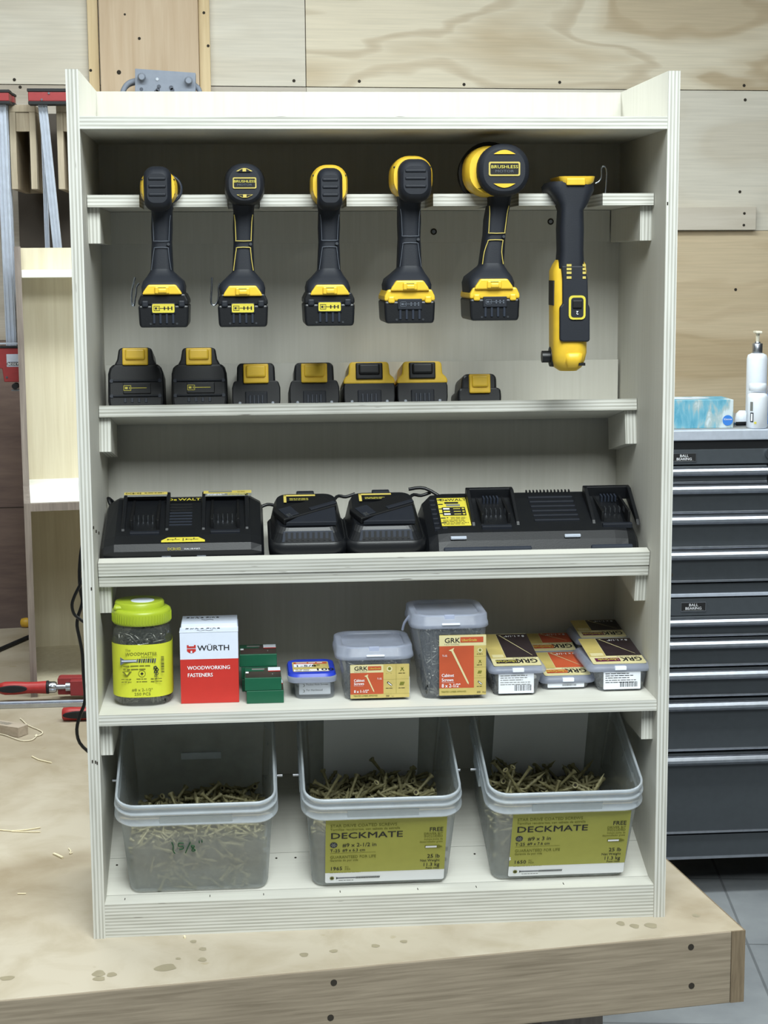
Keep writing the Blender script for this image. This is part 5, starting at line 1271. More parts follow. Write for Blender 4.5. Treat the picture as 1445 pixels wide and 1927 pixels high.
# tall tub
t, xc, wb_, lc, lw, zl, yc, d = tub('screw_tub', 'tall clear tub of cabinet screws with orange label, size 8 x 2-1/2 inch', 797, 911, 1317, 774, 923, 1185, .040, .125, .02, 0, 0)
big_lid(t, lc, lw, zl, yc, d, 1159, 850, .040)
m = MB(); m.tube([(lc - lw * .96, yc - .01, zl + .010), (lc - lw * 1.08, yc - .005, zl - .002), (lc - lw * 1.12, yc, zl - .014)], .002, 'clear_lid'); m.build('bail', t)
m = MB(); Mw = face_y(0, .0375, 0); grk_front(m, Mw, X(826, 1250, .040), X(914, 1250, .040), Z(870, 1307, .040), Z(870, 1194, .040), False, '8 x 2-1/2"'); m.build('front_label', t)
fill('screw_heap', 'long dark screws filling the tall tub with orange label', xc, yc, wb_ * .93, d * .9, SZ + .003, zl - .006, .060, 230)

# hinged handy boxes
def handy(label, px0, px1, pb, pxl0, pxl1, pyl, y, depth, color, low, g, rise=.012, rz=0, frontlabel=True):
    x0, x1 = X(px0, pb, y), X(px1, pb, y); l0, l1 = X(pxl0, pyl, y), X(pxl1, pyl, y); w = (x1 - x0) / 2; lw = (l1 - l0) / 2; zl = Z(px0, pyl, y) - SZ
    t = thing('screw_box', label, 'box', ((x0 + x1) / 2, y, SZ), (0, 0, rz), g); d = depth / 2; lc = ((l0 + l1) - (x0 + x1)) / 2; yc = d
    m = MB(); m.loftz([(.0004, w * .92, d * .9, .008, 0, yc), (.003, w * .97, d * .94, .010, 0, yc), (zl, lw * .90, d * .98, .012, lc, yc)], 'clear_tub', True, False, n=5); m.build('box_body', t, world=False)
    m = MB(); m.loftz([(zl - .006, lw * .96, d * 1.0, .012, lc, yc), (zl - .003, lw * 1.0, d * 1.04, .014, lc, yc), (zl, lw * .99, d * 1.04, .014, lc, yc), (zl + .0045, lw * .93, d * .98, .013, lc, yc), (zl + .006, lw * .88, d * .93, .012, lc, yc)], 'clear_lid', True, True, n=5)
    lid = m.build('lid', t, world=False)
    m = MB(); m.box(lc - .009, lc + .009, -.0035, .004, zl - .003, zl + .003, 'white_plastic', .001); m.build('clasp', lid, world=False)
    m = MB(); a = math.atan2(rise, depth * .92); Mt = T_((lc, .003, zl + .0062)) @ R_(a, 4, 'X')
    L_ = depth * .97; lw_ = lw * .82
    m.plate(-lw_, lw_, 0, L_, 'grk_cream', Mt, .003, .0006)
    c2 = {'orange': 'grk_orange', 'black': 'grk_black', 'maroon': 'grk_black'}[color]; c3 = {'orange': 'grk_orange', 'black': 'grk_black', 'maroon': 'grk_maroon'}[color]
    m.rect(-lw_ * .99, -lw_ * .36, .034, L_ * .99, 'grk_gold', Mt, .0006); m.rect(-lw_ * .34, lw_, .0365, L_ * .985, c2, Mt, .0006)
    Mu = Mt @ R_(math.pi, 4, 'Z')                      # the print reads from the other side
    m.text('GRK', .0255, -lw_ * .92, -.0275, 'print_black', Mu, .05, .66, z=.0009); m.text('FASTENERS', .0046, -lw_ * .90, -.0335, 'print_grey', Mu, .0, 1.6, z=.0009)
    m.rect(-lw_ * .08, lw_ * .84, -.0255, -.010, c3, Mu, .0008); m.text('UberGrade', .0125, -lw_ * .02, -.0215, 'print_yellow', Mu, .01, .56, z=.0011)
    P = Vector((lw_ * .80, .044)); Q = Vector((-lw_ * .2, L_ * .93)); D_ = (Q - P).normalized(); N = Vector((-D_.y, D_.x)) * .0011
    m.add([(q.x, q.y, .0009) for q in (P + N * .3, Q + N, Q + D_ * .002 + N * 3, Q + D_ * .002 - N * 3, Q - N, P - N * .3)], [(5, 4, 3, 2, 1, 0)], 'grk_cream', Mt)
    m.text('8 x 1-1/4"', .0105, -lw_ * .85, -L_ * .93, 'print_white', Mu, .03, .8, z=.0009); m.lines(-lw_ * .8, -lw_ * .1, -L_ * .78, 3, .005, .0020, 'print_white', Mu)
    for k in range(4): m.lines(lw_ * .42, lw_ * .95, -L_ * (.30 + .17 * k), 2, .004, .0014, 'olive_print', Mu)
    m.rect(-lw_ * .9, -lw_ * .42, .0365, .050, 'grk_cream', Mt, .0008) if color != 'orange' else None
    m.build('lid_label', lid, world=False)
    m = MB(); m.box(-lw_ * .9 + lc, lw_ * .9 + lc, .006, depth * .9, zl + .0045, zl + .0062 , 'clear_lid'); 
    if frontlabel:
        m = MB(); Mf = face_y(0, .0022, 0); zz1 = zl - (.006 if not low else .006); zz0 = .004
        m.plate(-w * .80, w * .80, zz0, zz1, 'paper_white', Mf, .001, .0006); hh_ = zz1 - zz0
        if not low:
            m.lines(-w * .72, w * .5, zz1 - .004, 3, .0034, .0013, 'print_grey', Mf); m.lines(-w * .72, w * .72, zz1 - .0145, 2, .0034, .0012, 'print_grey', Mf)
            m.barcode(-w * .08, w * .68, zz0 + hh_ * .12, zz0 + hh_ * .42, 'print_black', Mf)
        else: m.barcode(-w * .15, w * .45, zz0 + .002, zz0 + hh_ * .75, 'print_grey', Mf)
        m.build('front_label', t, world=False)
    m = MB(); m.box(-w * .84, w * .84, .010, depth - .008, .003, zl * .62, 'screw_core', .004); 
    R = screw_geo(.03, .0038, .0017, False, 5); 
    for k in range(46):
        x = random.choice((-1, 1)) * w * .86; yv = random.uniform(.02, depth - .02); m.rings(R, 'screw_dark', M=T_((x, yv, random.uniform(.005, zl * .75))) @ R_(math.pi / 2, 4, 'Z') @ R_(random.uniform(-1.2, 1.2), 4, 'Y') @ T_((-.015, 0, 0)))
    o = m.build('screw_heap', None, world=False); o.matrix_basis = t.matrix_basis; tag(o, 'screws inside the ' + label, 'screws', kind='stuff')
    return t
GH = 'hinged clear boxes of screws at the right end of the screw shelf'
handy('clear hinged box with black lid label beside the tall tub', 930, 1013, 1309, 920, 1030, 1262, .050, .155, 'black', False, GH, .016)
handy('low clear hinged box with orange lid label, front of the two orange ones', 1022, 1108, 1301, 1016, 1122, 1280, .078, .118, 'orange', True, GH, .010)
handy('clear hinged box with orange lid label standing behind the other orange one', 1000, 1084, 1245, 992, 1094, 1233, .204, .086, 'orange', True, GH, .010)
handy('clear hinged box with maroon lid label against the right side panel, front one', 1127, 1214, 1304, 1106, 1229, 1258, .058, .128, 'maroon', False, GH, .012)
handy('clear hinged box with maroon lid label standing behind the front maroon one', 1090, 1172, 1250, 1084, 1190, 1208, .200, .098, 'maroon', False, GH, .008)
# ------------------------------------------------------------------ tool chest
CY = 1.75
cz = lambda py: Z(1350, py, CY)
t = thing('tool_chest', 'dark grey rolling tool chest with long silver drawer pulls behind the bench', 'chest', (1.5, CY, FZ))
cx0, cx1, cyb = 1.15, 2.05, 2.2
m = MB(); m.box(cx0, cx1, CY + .012, cyb, cz(1612), cz(1117), 'chest_paint', .003); m.box(cx0 + .015, cx1 - .015, CY + .012, cyb - .02, cz(1115), cz(812), 'chest_paint', .003)
m.box(cx0 - .004, cx1 + .004, CY - .004, cyb, cz(1122), cz(1116), 'silver_trim', .001); m.build('body', t)
m = MB(); zt = cz(808); m.box(cx0, cx1, CY - .012, cyb + .01, cz(828), zt, 'silver_trim', .003); m.box(cx0 + .01, cx1 - .01, CY + .0, cyb, zt, zt + .001, 'chest_top'); m.build('top_tray', t)
m = MB(); m.box(cx0, cx1, CY, CY + .014, cz(845), cz(829), 'chest_dark', .001); m.box(cx0, cx1, CY - .002, CY + .014, cz(873), cz(845), 'chest_paint', .001); m.build('upper_fascia', t)
m = MB(); m.box(cx0, cx1, CY - .002, CY + .014, cz(1157), cz(1125), 'chest_paint', .001); m.box(cx0, cx1, CY + .004, CY + .014, cz(1125), cz(1098), 'chest_paint', .001); m.build('lower_fascia', t)
def badge(px0, px1, py0, py1):
    m = MB(); a = at(px0, py0, CY - .003); b_ = at(px1, py1, CY - .003); M1 = face_y((a.x + b_.x) / 2, CY - .003, (a.z + b_.z) / 2); w = (b_.x - a.x) / 2; h = (a.z - b_.z) / 2
    m.plate(-w, w, -h, h, 'brushed_steel', M1, .002, .001); m.rect(-w * .96, w * .96, -h * .86, h * .86, 'print_black', M1, .001)
    m.text('BALL', h * .82, 0, h * .12, 'print_white', M1, .03, 1.1, 'CENTER', .0014); m.text('BEARING', h * .78, 0, -h * .58, 'print_white', M1, .03, 1.1, 'CENTER', .0014); m.rect(-w * .8, w * .8, -h * .76, -h * .70, 'print_grey', M1, .0014); m.build('badge', t)
badge(1264, 1310, 853, 869); badge(1281, 1328, 1133.5, 1150)
def drawer(hp0, hp1, bot, x1=cx1 - .012):
    m = MB(); m.box(cx0 + .012, x1, CY - .006, CY + .02, cz(bot), cz(hp0 - 2), 'chest_paint', .002)
    m.box(cx0 + .012, x1, CY - .010, CY, cz(bot) - .001, cz(bot - 3.5), 'brushed_steel', .001)
    d = m.build('drawer', t)
    m = MB(); za, zb2 = cz(hp1), cz(hp0); h = zb2 - za
    m.prism([(CY - .006, za), (CY - .020, za + h * .05), (CY - .030, za + h * .38), (CY - .032, za + h * .62), (CY - .027, za + h * .92), (CY - .018, zb2), (CY - .006, zb2)], 0, cx0 + .010, x1, 'silver_trim' if False else 'brushed_steel', .0008); m.build('handle', d)
drawer(878, 894, 908, x1=X(1442, 893, CY))
m = MB(); m.box(X(1447, 893, CY), cx1 - .012, CY - .006, CY + .02, cz(908), cz(876), 'chest_paint', .002); d = m.build('drawer', t)
m = MB(); m.box(X(1447, 893, CY), cx1 - .012, CY - .03, CY - .006, cz(894), cz(878), 'brushed_steel', .004); m.build('handle', d)
for a in ((911, 928, 964), (968, 985, 1030), (1034, 1051, 1093), (1160, 1176, 1195), (1201, 1218, 1251), (1258, 1276, 1308), (1316, 1334, 1409), (1417, 1436, 1564)): drawer(*a)
m = MB(); m.box(cx0, cx1, CY - .002, CY + .014, cz(1612), cz(1569), 'chest_paint', .002); m.box(cx0, cx1, CY - .004, CY + .01, cz(1612) - .003, cz(1609), 'brushed_steel'); m.build('plinth', t)
for x in (cx0 + .06, cx1 - .06):
    for y in (CY + .06, cyb - .06):
        m = MB(); m.cyl((x - .015, y, FZ + .045), (x + .015, y, FZ + .045), .045, 'chest_dark', n=24); m.box(x - .022, x + .022, y - .03, y + .03, FZ + .07, cz(1612), 'brushed_steel', .002); m.build('caster', t)
m = MB(); p = at(1447, 853, CY); m.cyl((p.x, CY - .012, p.z), (p.x, CY, p.z), .013, 'steel', n=24); m.cyl((p.x, CY - .014, p.z), (p.x, CY - .011, p.z), .006, 'chest_dark', n=12); m.build('lock', t)

# things on the chest
ZT = zt + .0012
def onz(px, py): return atz(px, py, ZT)
p = onz(1380, 806); q = onz(1262, 806); y0 = (p.y + q.y) / 2
x1 = X(1379.5, 790, y0); x0 = x1 - .235; h = Z(1380, 752, y0) - ZT
t = thing('tissue_box', 'blue patterned tissue box on top of the dark tool chest', 'tissue box', ((x0 + x1) / 2, y0, ZT))
m = MB(); m.box(x0, x1, y0, y0 + .115, ZT, ZT + h, 'tissue_box_print', .001); m.build('carton', t)
m = MB(); Mt = face_y(X(1369, 791, y0), y0 - .0004, Z(1369, 791, y0)); m.disc(0, 0, .0135, 'blue_print', Mt, .0005, 24); m.text('Kleenex', .0065, 0, .001, 'print_white', Mt, .02, 1, 'CENTER', .001, .2); m.lines(-.006, .006, -.004, 2, .0025, .0008, 'print_white', Mt); m.build('logo', t)
m = MB(); c = (x0 + x1) / 2
o = [(c + .07 * math.cos(a), y0 + .057 + .022 * math.sin(a), ZT + h + .0004) for a in [2 * math.pi * i / 24 for i in range(24)]]; m.add(o, [tuple(range(24))], 'card_white'); m.build('opening', t)
# pump bottle
p = onz(1424, 795); yb_ = p.y + .02; k = 1 / (FPX / (yb_ - CAMP.y + .1)); bx = X(1424, 700, yb_); zz = lambda py: Z(1424, py, yb_)
t = thing('pump_bottle', 'tall white pump bottle with grey collar on the tool chest', 'bottle', (bx, yb_, ZT)); r = (X(1443, 720, yb_) - X(1405, 720, yb_)) / 2
m = MB(); m.lathe((bx, yb_, ZT), [(r * .92, 0), (r, .004), (r, zz(675) - ZT), (r * .9, zz(668) - ZT), (r * .55, zz(664.5) - ZT)], 'white_plastic', n=32); m.build('bottle_body', t)
m = MB(); m.lathe((bx, yb_, 0), [(r * .48, zz(664)), (r * .50, zz(663)), (r * .50, zz(647)), (r * .46, zz(646)), (r * .28, zz(645.5)), (r * .26, zz(643))], 'brushed_steel', n=24); m.build('collar', t)
m = MB(); m.lathe((bx, yb_, 0), [(r * .16, zz(643)), (r * .2, zz(627))], 'cream_plastic', n=16); m.box(bx - .011, bx + .006, yb_ - .022, yb_ + .007, zz(627), zz(622.5), 'cream_plastic', .002); m.build('pump_head', t)
# pill bottle
p = onz(1424, 806); yp = p.y + .016; zz = lambda py: Z(1425, py, yp); bx = X(1425, 760, yp); r = (X(1444, 780, yp) - X(1405.5, 780, yp)) / 2
t = thing('pill_bottle', 'small white plastic bottle with screw cap in front of the pump bottle', 'bottle', (bx, yp, ZT))
m = MB(); m.lathe((bx, yp, ZT), [(r * .9, 0), (r, .003), (r, zz(748) - ZT), (r * .93, zz(742) - ZT), (r * .66, zz(738) - ZT)], 'white_plastic', n=32); m.build('bottle_body', t)
m = MB(); m.lathe((bx, yp, 0), [(r * .78, zz(735)), (r * .84, zz(734)), (r * .84, zz(723)), (r * .78, zz(721.5))], 'white_plastic', n=32); m.build('cap', t)
m = MB()
for a_, w_, pa, pb, mt in ((-.85, .004, 772, 755, 'print_grey'), (-.80, .0045, 793, 775, 'grey_plastic'), (-.45, .003, 796, 792, 'print_yellow')):
    Mk = T_((bx, yp, 0)) @ R_(a_, 4, 'Z') @ face_y(0, -r - .0003, 0); m.rect(-w_, w_, zz(pa), zz(pb), mt, Mk, .0003)
    if mt == 'grey_plastic': m.rect(-w_ * .5, w_ * .5, zz(pa) + .003, zz(pb) - .003, 'print_white', Mk, .0006)
m.build('label', t)
p = onz(1400, 795); m = MB(); m.lathe((p.x, p.y + .02, ZT), [(.018, 0), (.019, .004), (.016, .022), (.008, .030)], 'white_plastic', n=24); tag(m.build('dispenser_cap', obj_loc=(p.x, p.y + .02, ZT)), 'small white domed cap left of the white bottles on the tool chest', 'cap')
p = onz(1394, 801); m = MB(); m.cyl((p.x - .012, p.y, ZT + .005), (p.x + .045, p.y + .01, ZT + .005), .005, 'chest_dark', n=14); m.cyl((p.x - .018, p.y - .001, ZT + .005), (p.x - .012, p.y, ZT + .005), .0045, 'steel', .002, n=14); tag(m.build('marker_pen', obj_loc=(p.x, p.y, ZT)), 'short black marker lying in front of the white cap on the tool chest', 'pen')
p = onz(1466, 800); m = MB(); m.loftz([(ZT, .022, .018, .008, p.x + .002, p.y + .03), (ZT + .10, .022, .018, .008, p.x + .002, p.y + .03), (ZT + .125, .012, .012, .006, p.x + .002, p.y + .03)], 'blue_print', n=5); tag(m.build('spray_bottle', obj_loc=(p.x, p.y + .03, ZT)), 'blue bottle at the right edge of the photo beside the white bottles', 'bottle')

# ------------------------------------------------------------------ grey box behind the cabinet top
yg = 2.22
P = [at(px, py, yg) for px, py in ((254, 129), (368, 137), (368, 205), (254, 205))]
t = thing('electrical_box', 'grey metal box with two knobs mounted on the pine board behind the cabinet', 'electrical box', tuple(P[3]))
m = MB(); m.prism([(p.x, p.z) for p in P][::-1], 1, yg, yg + .05, 'grey_metal_paint', .001); m.build('housing', t)
for px, py in ((267, 146), (355, 153)):
    m = MB(); p = at(px, py, yg); m.lathe((0, 0, 0), [(.004, 0), (.004, .008), (.0095, .009), (.011, .013), (.007, .018)], 'grey_metal_paint', n=20, M=T_(p) @ R_(math.pi / 2, 4, 'X')); m.build('knob', t)
m = MB(); p = at(296, 149, yg); m.cyl((p.x, yg - .002, p.z), (p.x, yg, p.z), .004, 'steel', n=14); m.build('rivet', t)
m = MB()
for px, py, r in ((266, 168, .005), (299, 163, .0055), (297, 169, .0055), (322, 165, .006), (324, 170, .006), (294, 173, .006)):
    p = at(px, py, yg); m.cyl((p.x, yg - .0006, p.z), (p.x, yg, p.z), r, 'grey_blotch', n=14)
m.build('knockout', t)
m = MB()
for off in (0, .012):
    m.tube([at(px, py, yg + .03 + off) for px, py in ((256, 152 + off * 500), (245, 155 + off * 500), (236, 163 + off * 500), (230, 178 + off * 500), (228, 200))], .0075 if off == 0 else .003, 'grey_metal_paint')
m.tube([at(px, py, yg + .03) for px, py in ((366, 160), (374, 168), (378, 185), (380, 200))], .007, 'grey_metal_paint'); m.build('conduit', t)

# ------------------------------------------------------------------ walnut-edged shelf unit at the left
UY = 1.48
ux0, ux1 = -.2725, .42
t = thing('shelf_unit', 'maple shelf unit with walnut sides standing on the bench behind the tool cabinet', 'shelf unit', (ux0, UY, 0), (0, 0, BR))
th = .0155; W2 = .62; U1 = .33; U2 = .475; zst = Z(45, 948, UY); fy_ = UY + U1
zt1 = Z(35, 464, fy_); za1, za0 = Z(42, 508, fy_), Z(42, 523, fy_)
for a_ in (0, W2 - th):
    m = MB(); m.prism([(0, 0), (0, zst), (U1, zst), (U1, zt1), (U2, zt1), (U2, 0)], 0, a_, a_ + th, 'walnut'); m.build('side_panel', t, world=False)
m = MB(); m.box(th, W2 - th, U2 - .012, U2, 0, zt1 - .002, 'maple_face'); m.build('back_panel', t, world=False)
m = MB(); m.box(th, W2 - th, U1, U2 - .012, za0, za1, 'lit_maple', .002); m.build('top_shelf', t, world=False)
m = MB(); m.box(th, W2 - th, .016, U2 - .012, zst - .018, zst - .0005, 'lit_maple'); m.build('middle_shelf', t, world=False)
m = MB(); m.box(th, W2 - th, 0, .016, zst - .019, zst - .001, 'walnut'); m.build('edge_strip', t, world=False)
m = MB(); m.box(th, W2 - th, .004, U2 - .012, .0, .018, 'maple_face'); m.build('bottom_panel', t, world=False)

# ------------------------------------------------------------------ clamp rack on the wall and hanging bar clamps
yr = 2.02
def rackbox(label, px0, px1, py0=197, py1=356):
    a = at(px0, py0, yr); b_ = at(px1, py1, yr); x0, x1_, z1_, z0_ = a.x, b_.x, a.z, b_.z
    t = thing('clamp_rack', label, 'rack', ((x0 + x1_) / 2, yr, z0_)); w = x1_ - x0; zc = Z(px0, 247, yr)
    m = MB(); yw = 2.30
    m.box(x0, x1_, yr, yw, z1_ - .018, z1_, 'rack_wood', .001); m.build('top_board', t)
    for xa_, xb_ in ((x0, x0 + w * .24), (x1_ - w * .24, x1_)):
        m = MB(); m.box(xa_, xb_, yr, yw, z0_, z1_ - .0183, 'rack_wood', .001); m.build('side_cheek', t)
    m = MB(); m.box(x0 + w * .25, x1_ - w * .25, yr + .004, yr + .022, zc, z1_ - .019, 'rack_wood'); m.build('front_board', t)
    m = MB(); m.box(x0 + w * .25, x1_ - w * .25, yw - .03, yw - .012, z0_, z1_ - .019, 'rack_wood'); m.build('rear_board', t)
rackbox('wooden clamp rack bracket on the wall between two groups of clamps', 16, 71)
rackbox('wooden clamp rack bracket on the wall partly behind the cabinet corner', 105, 160)
def clamp(label, p_top, p_bot, w, hx, hpy, jaw, g, yk=1.97):
    a = at(p_top[0], p_top[1], yk); b_ = at(p_bot[0], p_bot[1], yk + .06)
    t = thing('bar_clamp', label, 'clamp', tuple(b_), group=g)
    d = (b_ - a); L = d.length; q = Vector((0, 0, -1)).rotation_difference(d.normalized()).to_matrix().to_4x4(); A = T_(a) @ q
    m = MB(); m.box(-w, w, -.004, .004, -L, .012, 'silver_trim', .0008, A)
    for xx in (-.78, -.1, .62): m.box(w * xx - .0012, w * xx + .0012, -.0075, .002, -L, .012, 'silver_trim', .0004, A)
    m.build('bar', t)
    m = MB(); x0, x1_ = at(hx[0], 180, yk).x, at(hx[1], 180, yk).x; z1_, z0_ = Z(hx[0], hpy[0], yk), Z(hx[0], hpy[1], yk); e = (z1_ - z0_) * .2
    m.box(x0 + .002, x1_ - .002, yk - .022, yk + .02, z0_ + e, z1_ - e, 'clamp_red', .002); head = m.build('fixed_jaw', t)
    m = MB(); m.box(x0, x1_, yk - .024, yk + .022, z1_ - e, z1_, 'chest_dark', .001); m.box(x0 + .002, x1_, yk - .024, yk + .022, z0_, z0_ + e, 'chest_dark', .001); m.build('pad', head)
    m = MB()
    for fx_, fz_ in ((.42, .70), (.28, .30)): m.cyl((x0 + (x1_ - x0) * fx_, yk - .0245, z0_ + (z1_ - z0_) * fz_), (x0 + (x1_ - x0) * fx_, yk - .02, z0_ + (z1_ - z0_) * fz_), .0028, 'steel', n=10)
    m.build('rivet', head)
    if jaw:
        y2 = yk - .02; m = MB(); P = [at(px, py, y2) for px, py in ((-25, 655), (36, 655), (36, 719), (8, 719), (4, 694), (-25, 690))]
        m.prism([(p.x, p.z) for p in P], 1, y2, y2 + .045, 'clamp_red', .002); j = m.build('sliding_jaw', t)
        m = MB(); a = at(-25, 655, y2); b2 = at(37, 649, y2); m.box(a.x, b2.x, y2 - .003, y2 + .048, a.z, Z(36, 652, y2), 'chest_dark', .001); m.box(a.x, b2.x, y2 + .01, y2 + .05, Z(36, 648, y2), Z(36, 646, y2), 'silver_trim')
        p = at(28, 727, y2); m.cyl((p.x, y2 + .0, p.z), (p.x, y2 + .03, p.z), .008, 'chest_dark', n=16); m.box(p.x - .010, p.x + .012, y2 + .005, y2 + .04, p.z - .0125, p.z - .009, 'brushed_steel'); m.build('jaw_pad', j)
        m = MB(); a = at(12, 666.5, y2); b2 = at(40, 690, y2); M1 = face_y(0, y2 - .0003, 0); m.plate(a.x, b2.x, b2.z, a.z, 'silver_trim', M1, .0005, .0006); h_ = a.z - b2.z
        m.rect(a.x + .0005, b2.x, b2.z + h_ * .08, b2.z + h_ * .38, 'print_black', M1, .0006, r=h_ * .12); m.text('BESSEY', h_ * .30, a.x + .002, b2.z + h_ * .12, 'print_white', M1, .03, .95, z=.0010)
        p = at(13, 710, y2); m.cyl((p.x, y2 - .0012, p.z), (p.x, y2, p.z), .003, 'steel', n=12); m.build('jaw_label', j)
GC = 'red bar clamps hanging on the wall rack'
clamp('red headed bar clamp at the left photo edge with the lower red jaw', (1, 196), (22, 656), .0135, (-35, 20), (170, 197), True, GC)
clamp('red headed bar clamp just behind the leftmost one', (8, 200), (27, 656), .009, (-35, 24), (174, 198), False, GC, 2.01)
clamp('red headed bar clamp third deep behind the leftmost ones', (12, 203), (31, 656), .006, (-35, 29), (177, 199), False, GC, 2.04)
clamp('red headed bar clamp whose head touches the cabinet left corner', (80, 196), (118, 560), .0115, (53, 150), (168, 198), False, GC)
clamp('bar clamp mostly hidden behind the one at the cabinet corner', (80, 200), (93, 560), .006, (100, 152), (172, 198), False, GC, 2.03)

# ------------------------------------------------------------------ things on the bench, left
yc_ = 1.30
zc1 = Z(60, 1294, yc_); r0 = .0135
zc1 = .034
def bx_(px, y=yc_): return X(px, 1294, y)
t = thing('bar_clamp', 'red and black handled bar clamp lying on the bench behind the cabinet', 'clamp', (bx_(60), yc_, 0))
yc2 = atz(60, 1294, zc1).y; bx2 = lambda px: X(px, 1294, yc2)
m = MB(); Mx = T_((0, yc2, zc1)) @ R_(math.pi / 2, 4, 'Y')
hx0, hx1 = bx2(-3), bx2(88)
prof = [(.006, 0), (.0125, .004), (.0155, .015), (.0155, .04), (.0135, .065), (.0135, .085), (.0150, hx1 - hx0)]
m.lathe((0, 0, hx0), prof, 'red_plastic', n=24, M=Mx); h_ = m.build('handle', t)
m = MB(); P = [(hx0 + .002 + .062 * (1 - math.cos(a)) / 1, 0) for a in [0]]
o = [(hx0 + .034 + .034 * math.cos(a), .0 + .0085 * math.sin(a)) for a in [2 * math.pi * i / 22 for i in range(22)]]
m.prism([(x, zc1 + z + .001) for x, z in o], 1, yc2 - .0172, yc2 - .008, 'chest_dark', .002); m.build('grip_pad', h_)
m = MB(); m.lathe((0, 0, bx2(87)), [(.014, 0), (.0155, .001), (.0155, .006), (.012, .008)], 'chest_dark', n=24, M=Mx); m.lathe((0, 0, bx2(92)), [(.0125, 0), (.0135, .002), (.0135, .014), (.011, .018)], 'steel', n=24, M=Mx)
m.cyl((bx2(106), yc2, zc1), (bx2(124), yc2, zc1), .0055, 'brushed_steel', n=16)
for k in range(8): x = bx2(107) + k * .0022; m.cyl((x, yc2, zc1), (x + .0011, yc2, zc1), .0066, 'brushed_steel', n=16)
m.cyl((bx2(124), yc2, zc1), (bx2(133), yc2, zc1), .011, 'steel', n=18); m.build('screw_spindle', t)
m = MB(); m.prism([(bx2(108), zc1 - .020), (bx2(200), zc1 - .022), (bx2(200), zc1 + .019), (bx2(112), zc1 + .021), (bx2(108), zc1 + .018)], 1, yc2 + .004, yc2 + .035, 'clamp_red', .002); m.prism([(bx2(133), zc1 - .019), (bx2(200), zc1 - .021), (bx2(200), zc1 + .017), (bx2(133), zc1 + .017)], 1, yc2 - .014, yc2 + .006, 'clamp_red', .002); m.build('jaw', t)
m = MB(); pb_ = atz(60, 1327, .006); m.box(X(-60, 1327, pb_.y), X(215, 1327, pb_.y), pb_.y - .004, pb_.y + .022, .0005, .011, 'steel', .001); m.box(X(-60, 1327, pb_.y), X(215, 1327, pb_.y), pb_.y + .004, pb_.y + .014, .0112, .0125, 'silver_trim', .0005); m.build('bar', t)
p = atz(140, 1345, .013); t = thing('bar_clamp', 'second bar clamp on the bench, only its red and black handle end showing', 'clamp', (p.x, p.y, 0))
m = MB(); Mx = T_((0, p.y, .0155)) @ R_(math.pi / 2, 4, 'Y'); a = X(117, 1341, p.y); m.lathe((0, 0, a), [(.010, 0), (.0145, .003), (.0150, .02), (.0135, .09), (.012, .115)], 'red_plastic', n=24, M=Mx); h_ = m.build('handle', t)
o = [(a + .038 + .036 * math.cos(k), .0085 * math.sin(k)) for k in [2 * math.pi * i / 22 for i in range(22)]]
m = MB(); m.prism([(x, .0160 + z) for x, z in o], 1, p.y - .0165, p.y - .007, 'chest_dark', .002); m.build('grip_pad', h_)
# wooden block with string
p = atz(25, 1372, 0.012); Mk = T_((p.x, p.y, 0)) @ R_(math.radians(-33), 4, 'Z')
t = thing('wood_block', 'small pale wooden block with a loop of white string on the bench', 'block', (p.x, p.y, 0))
m = MB(); m.box(-.11, .028, -.016, .016, .0005, .0225, 'block_wood', .001, Mk); m.build('block', t)
m = MB(); Mt = Mk @ T_((0, 0, .0226)); m.lines(-.05, .0, .004, 3, .006, .0018, 'print_grey', Mt); m.build('marks', t)
m = MB(); m.tube([atz(px, py, .0022) for px, py in ((38, 1352), (43, 1356), (50, 1363), (60, 1368), (72, 1373), (80, 1378), (76, 1383), (66, 1385), (70, 1382), (66, 1388), (58, 1393), (42, 1394), (28, 1390), (12, 1384), (-5, 1380))], .0013, 'string', n=6); m.build('string_loop', t)
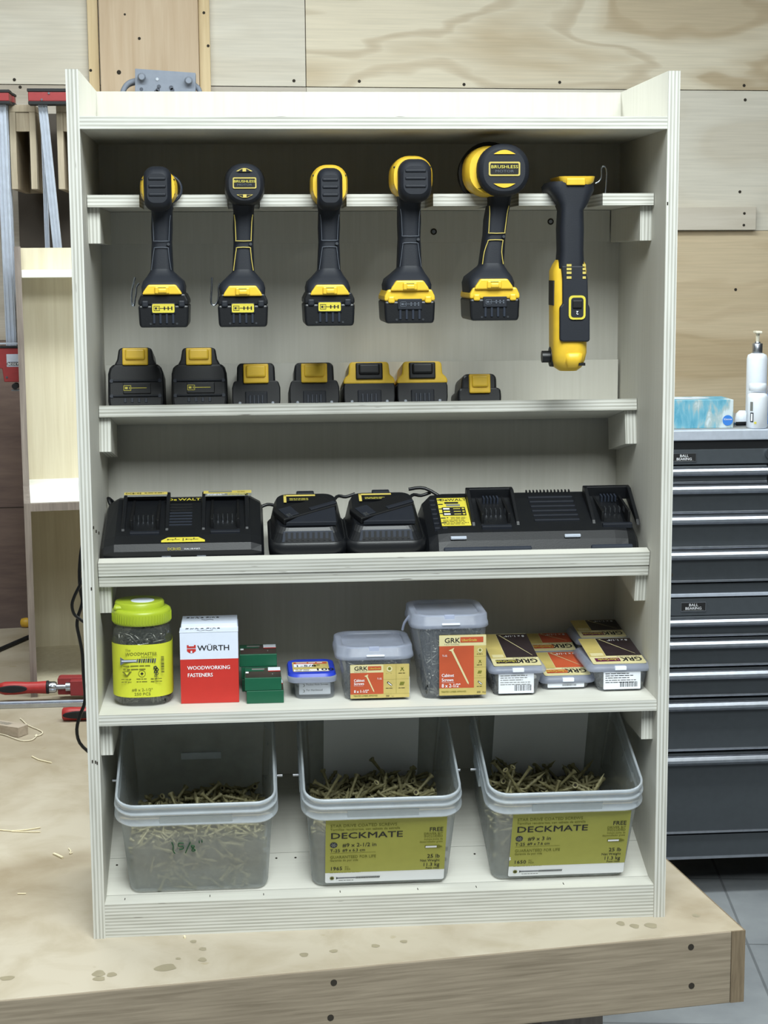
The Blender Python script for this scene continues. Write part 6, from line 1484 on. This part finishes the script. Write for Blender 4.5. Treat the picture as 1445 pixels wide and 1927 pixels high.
# yellow knob and black rod far back on the bench
p = atz(47, 1181, 0); m = MB(); m.lathe((0, 0, 0), [(.006, -.016), (.012, -.013), (.014, 0), (.012, .014), (.007, .017)], 'brass', n=20, M=T_((p.x + .004, p.y, .0145)) @ R_(math.pi / 2, 4, 'Y')); tag(m.build('knob', obj_loc=(p.x, p.y, 0)), 'round yellow knob on the bench beside the walnut side panel', 'knob')
p = atz(0, 1222, .006); q = atz(60, 1196, .006); d = (q - p); m = MB(); m.cyl(tuple(p - d * .7), tuple(q + d * .35), .0058, 'chest_dark', n=12); tag(m.build('rod', obj_loc=tuple(p)), 'black rod lying slanted on the bench at the left photo edge', 'rod')
# shavings
def shav(label, pts, r, mat='shaving', n=4, name='wood_shaving', fl=.5):
    m = MB(); m.tube([(*atz(px, py, .002)[:2], .0016) for px, py in pts], r, mat, n=n, sub=2); c = atz(*pts[0], 0); tag(m.build(name, obj_loc=tuple(c)), label, 'wood shaving')
shav('curved pale wood sliver lying right of the string on the bench', [(60, 1423), (72, 1429), (84, 1432), (97, 1435)], .0016)
shav('long forked pale splinter at the left photo edge on the bench', [(-3, 1561), (22, 1563), (50, 1561), (76, 1557)], .0013)
shav('lower tine of the forked splinter at the left photo edge', [(22, 1564), (50, 1565), (76, 1565)], .0011)
shav('small cone-shaped wood chip on the bench in the left foreground', [(101, 1606), (108, 1609), (118, 1614)], .0024)
shav('tiny crumpled shaving right of the cone-shaped chip', [(129, 1596), (133, 1601), (131, 1606), (136, 1604)], .0010)
shav('short flat pale splinter near the lower left of the bench', [(33, 1681), (40, 1681), (49, 1681)], .0010)
shav('small peg of wood under the front edge of the cabinet', [(347, 1761), (348, 1764)], .0018)
# charger cables hanging behind the left side of the cabinet
m = MB(); yk = .36
m.tube([at(px, py, yk) for px, py in ((172, 985), (160, 1010), (153, 1035), (149.5, 1075), (151, 1110), (155, 1130), (152, 1145), (147, 1160), (145, 1178), (150, 1203), (155, 1232), (157, 1270), (160, 1318), (151, 1345), (144.5, 1372), (150, 1398), (170, 1418))], .0029, 'black_plastic', sub=3)
tag(m.build('power_cable', obj_loc=tuple(at(152, 1110, yk))), 'long black power cable hanging down beside the cabinet left panel', 'cable')
m = MB(); m.tube([at(px, py, yk - .012) for px, py in ((162, 1075), (151, 1100), (141, 1120), (135.5, 1138), (139, 1155), (149, 1164), (160, 1172), (175, 1180))], .0027, 'black_plastic', sub=3)
tag(m.build('power_cable', obj_loc=tuple(at(140, 1140, yk))), 'short loop of black cable bulging out beside the long hanging cable', 'cable')
bpy.context.view_layer.update()
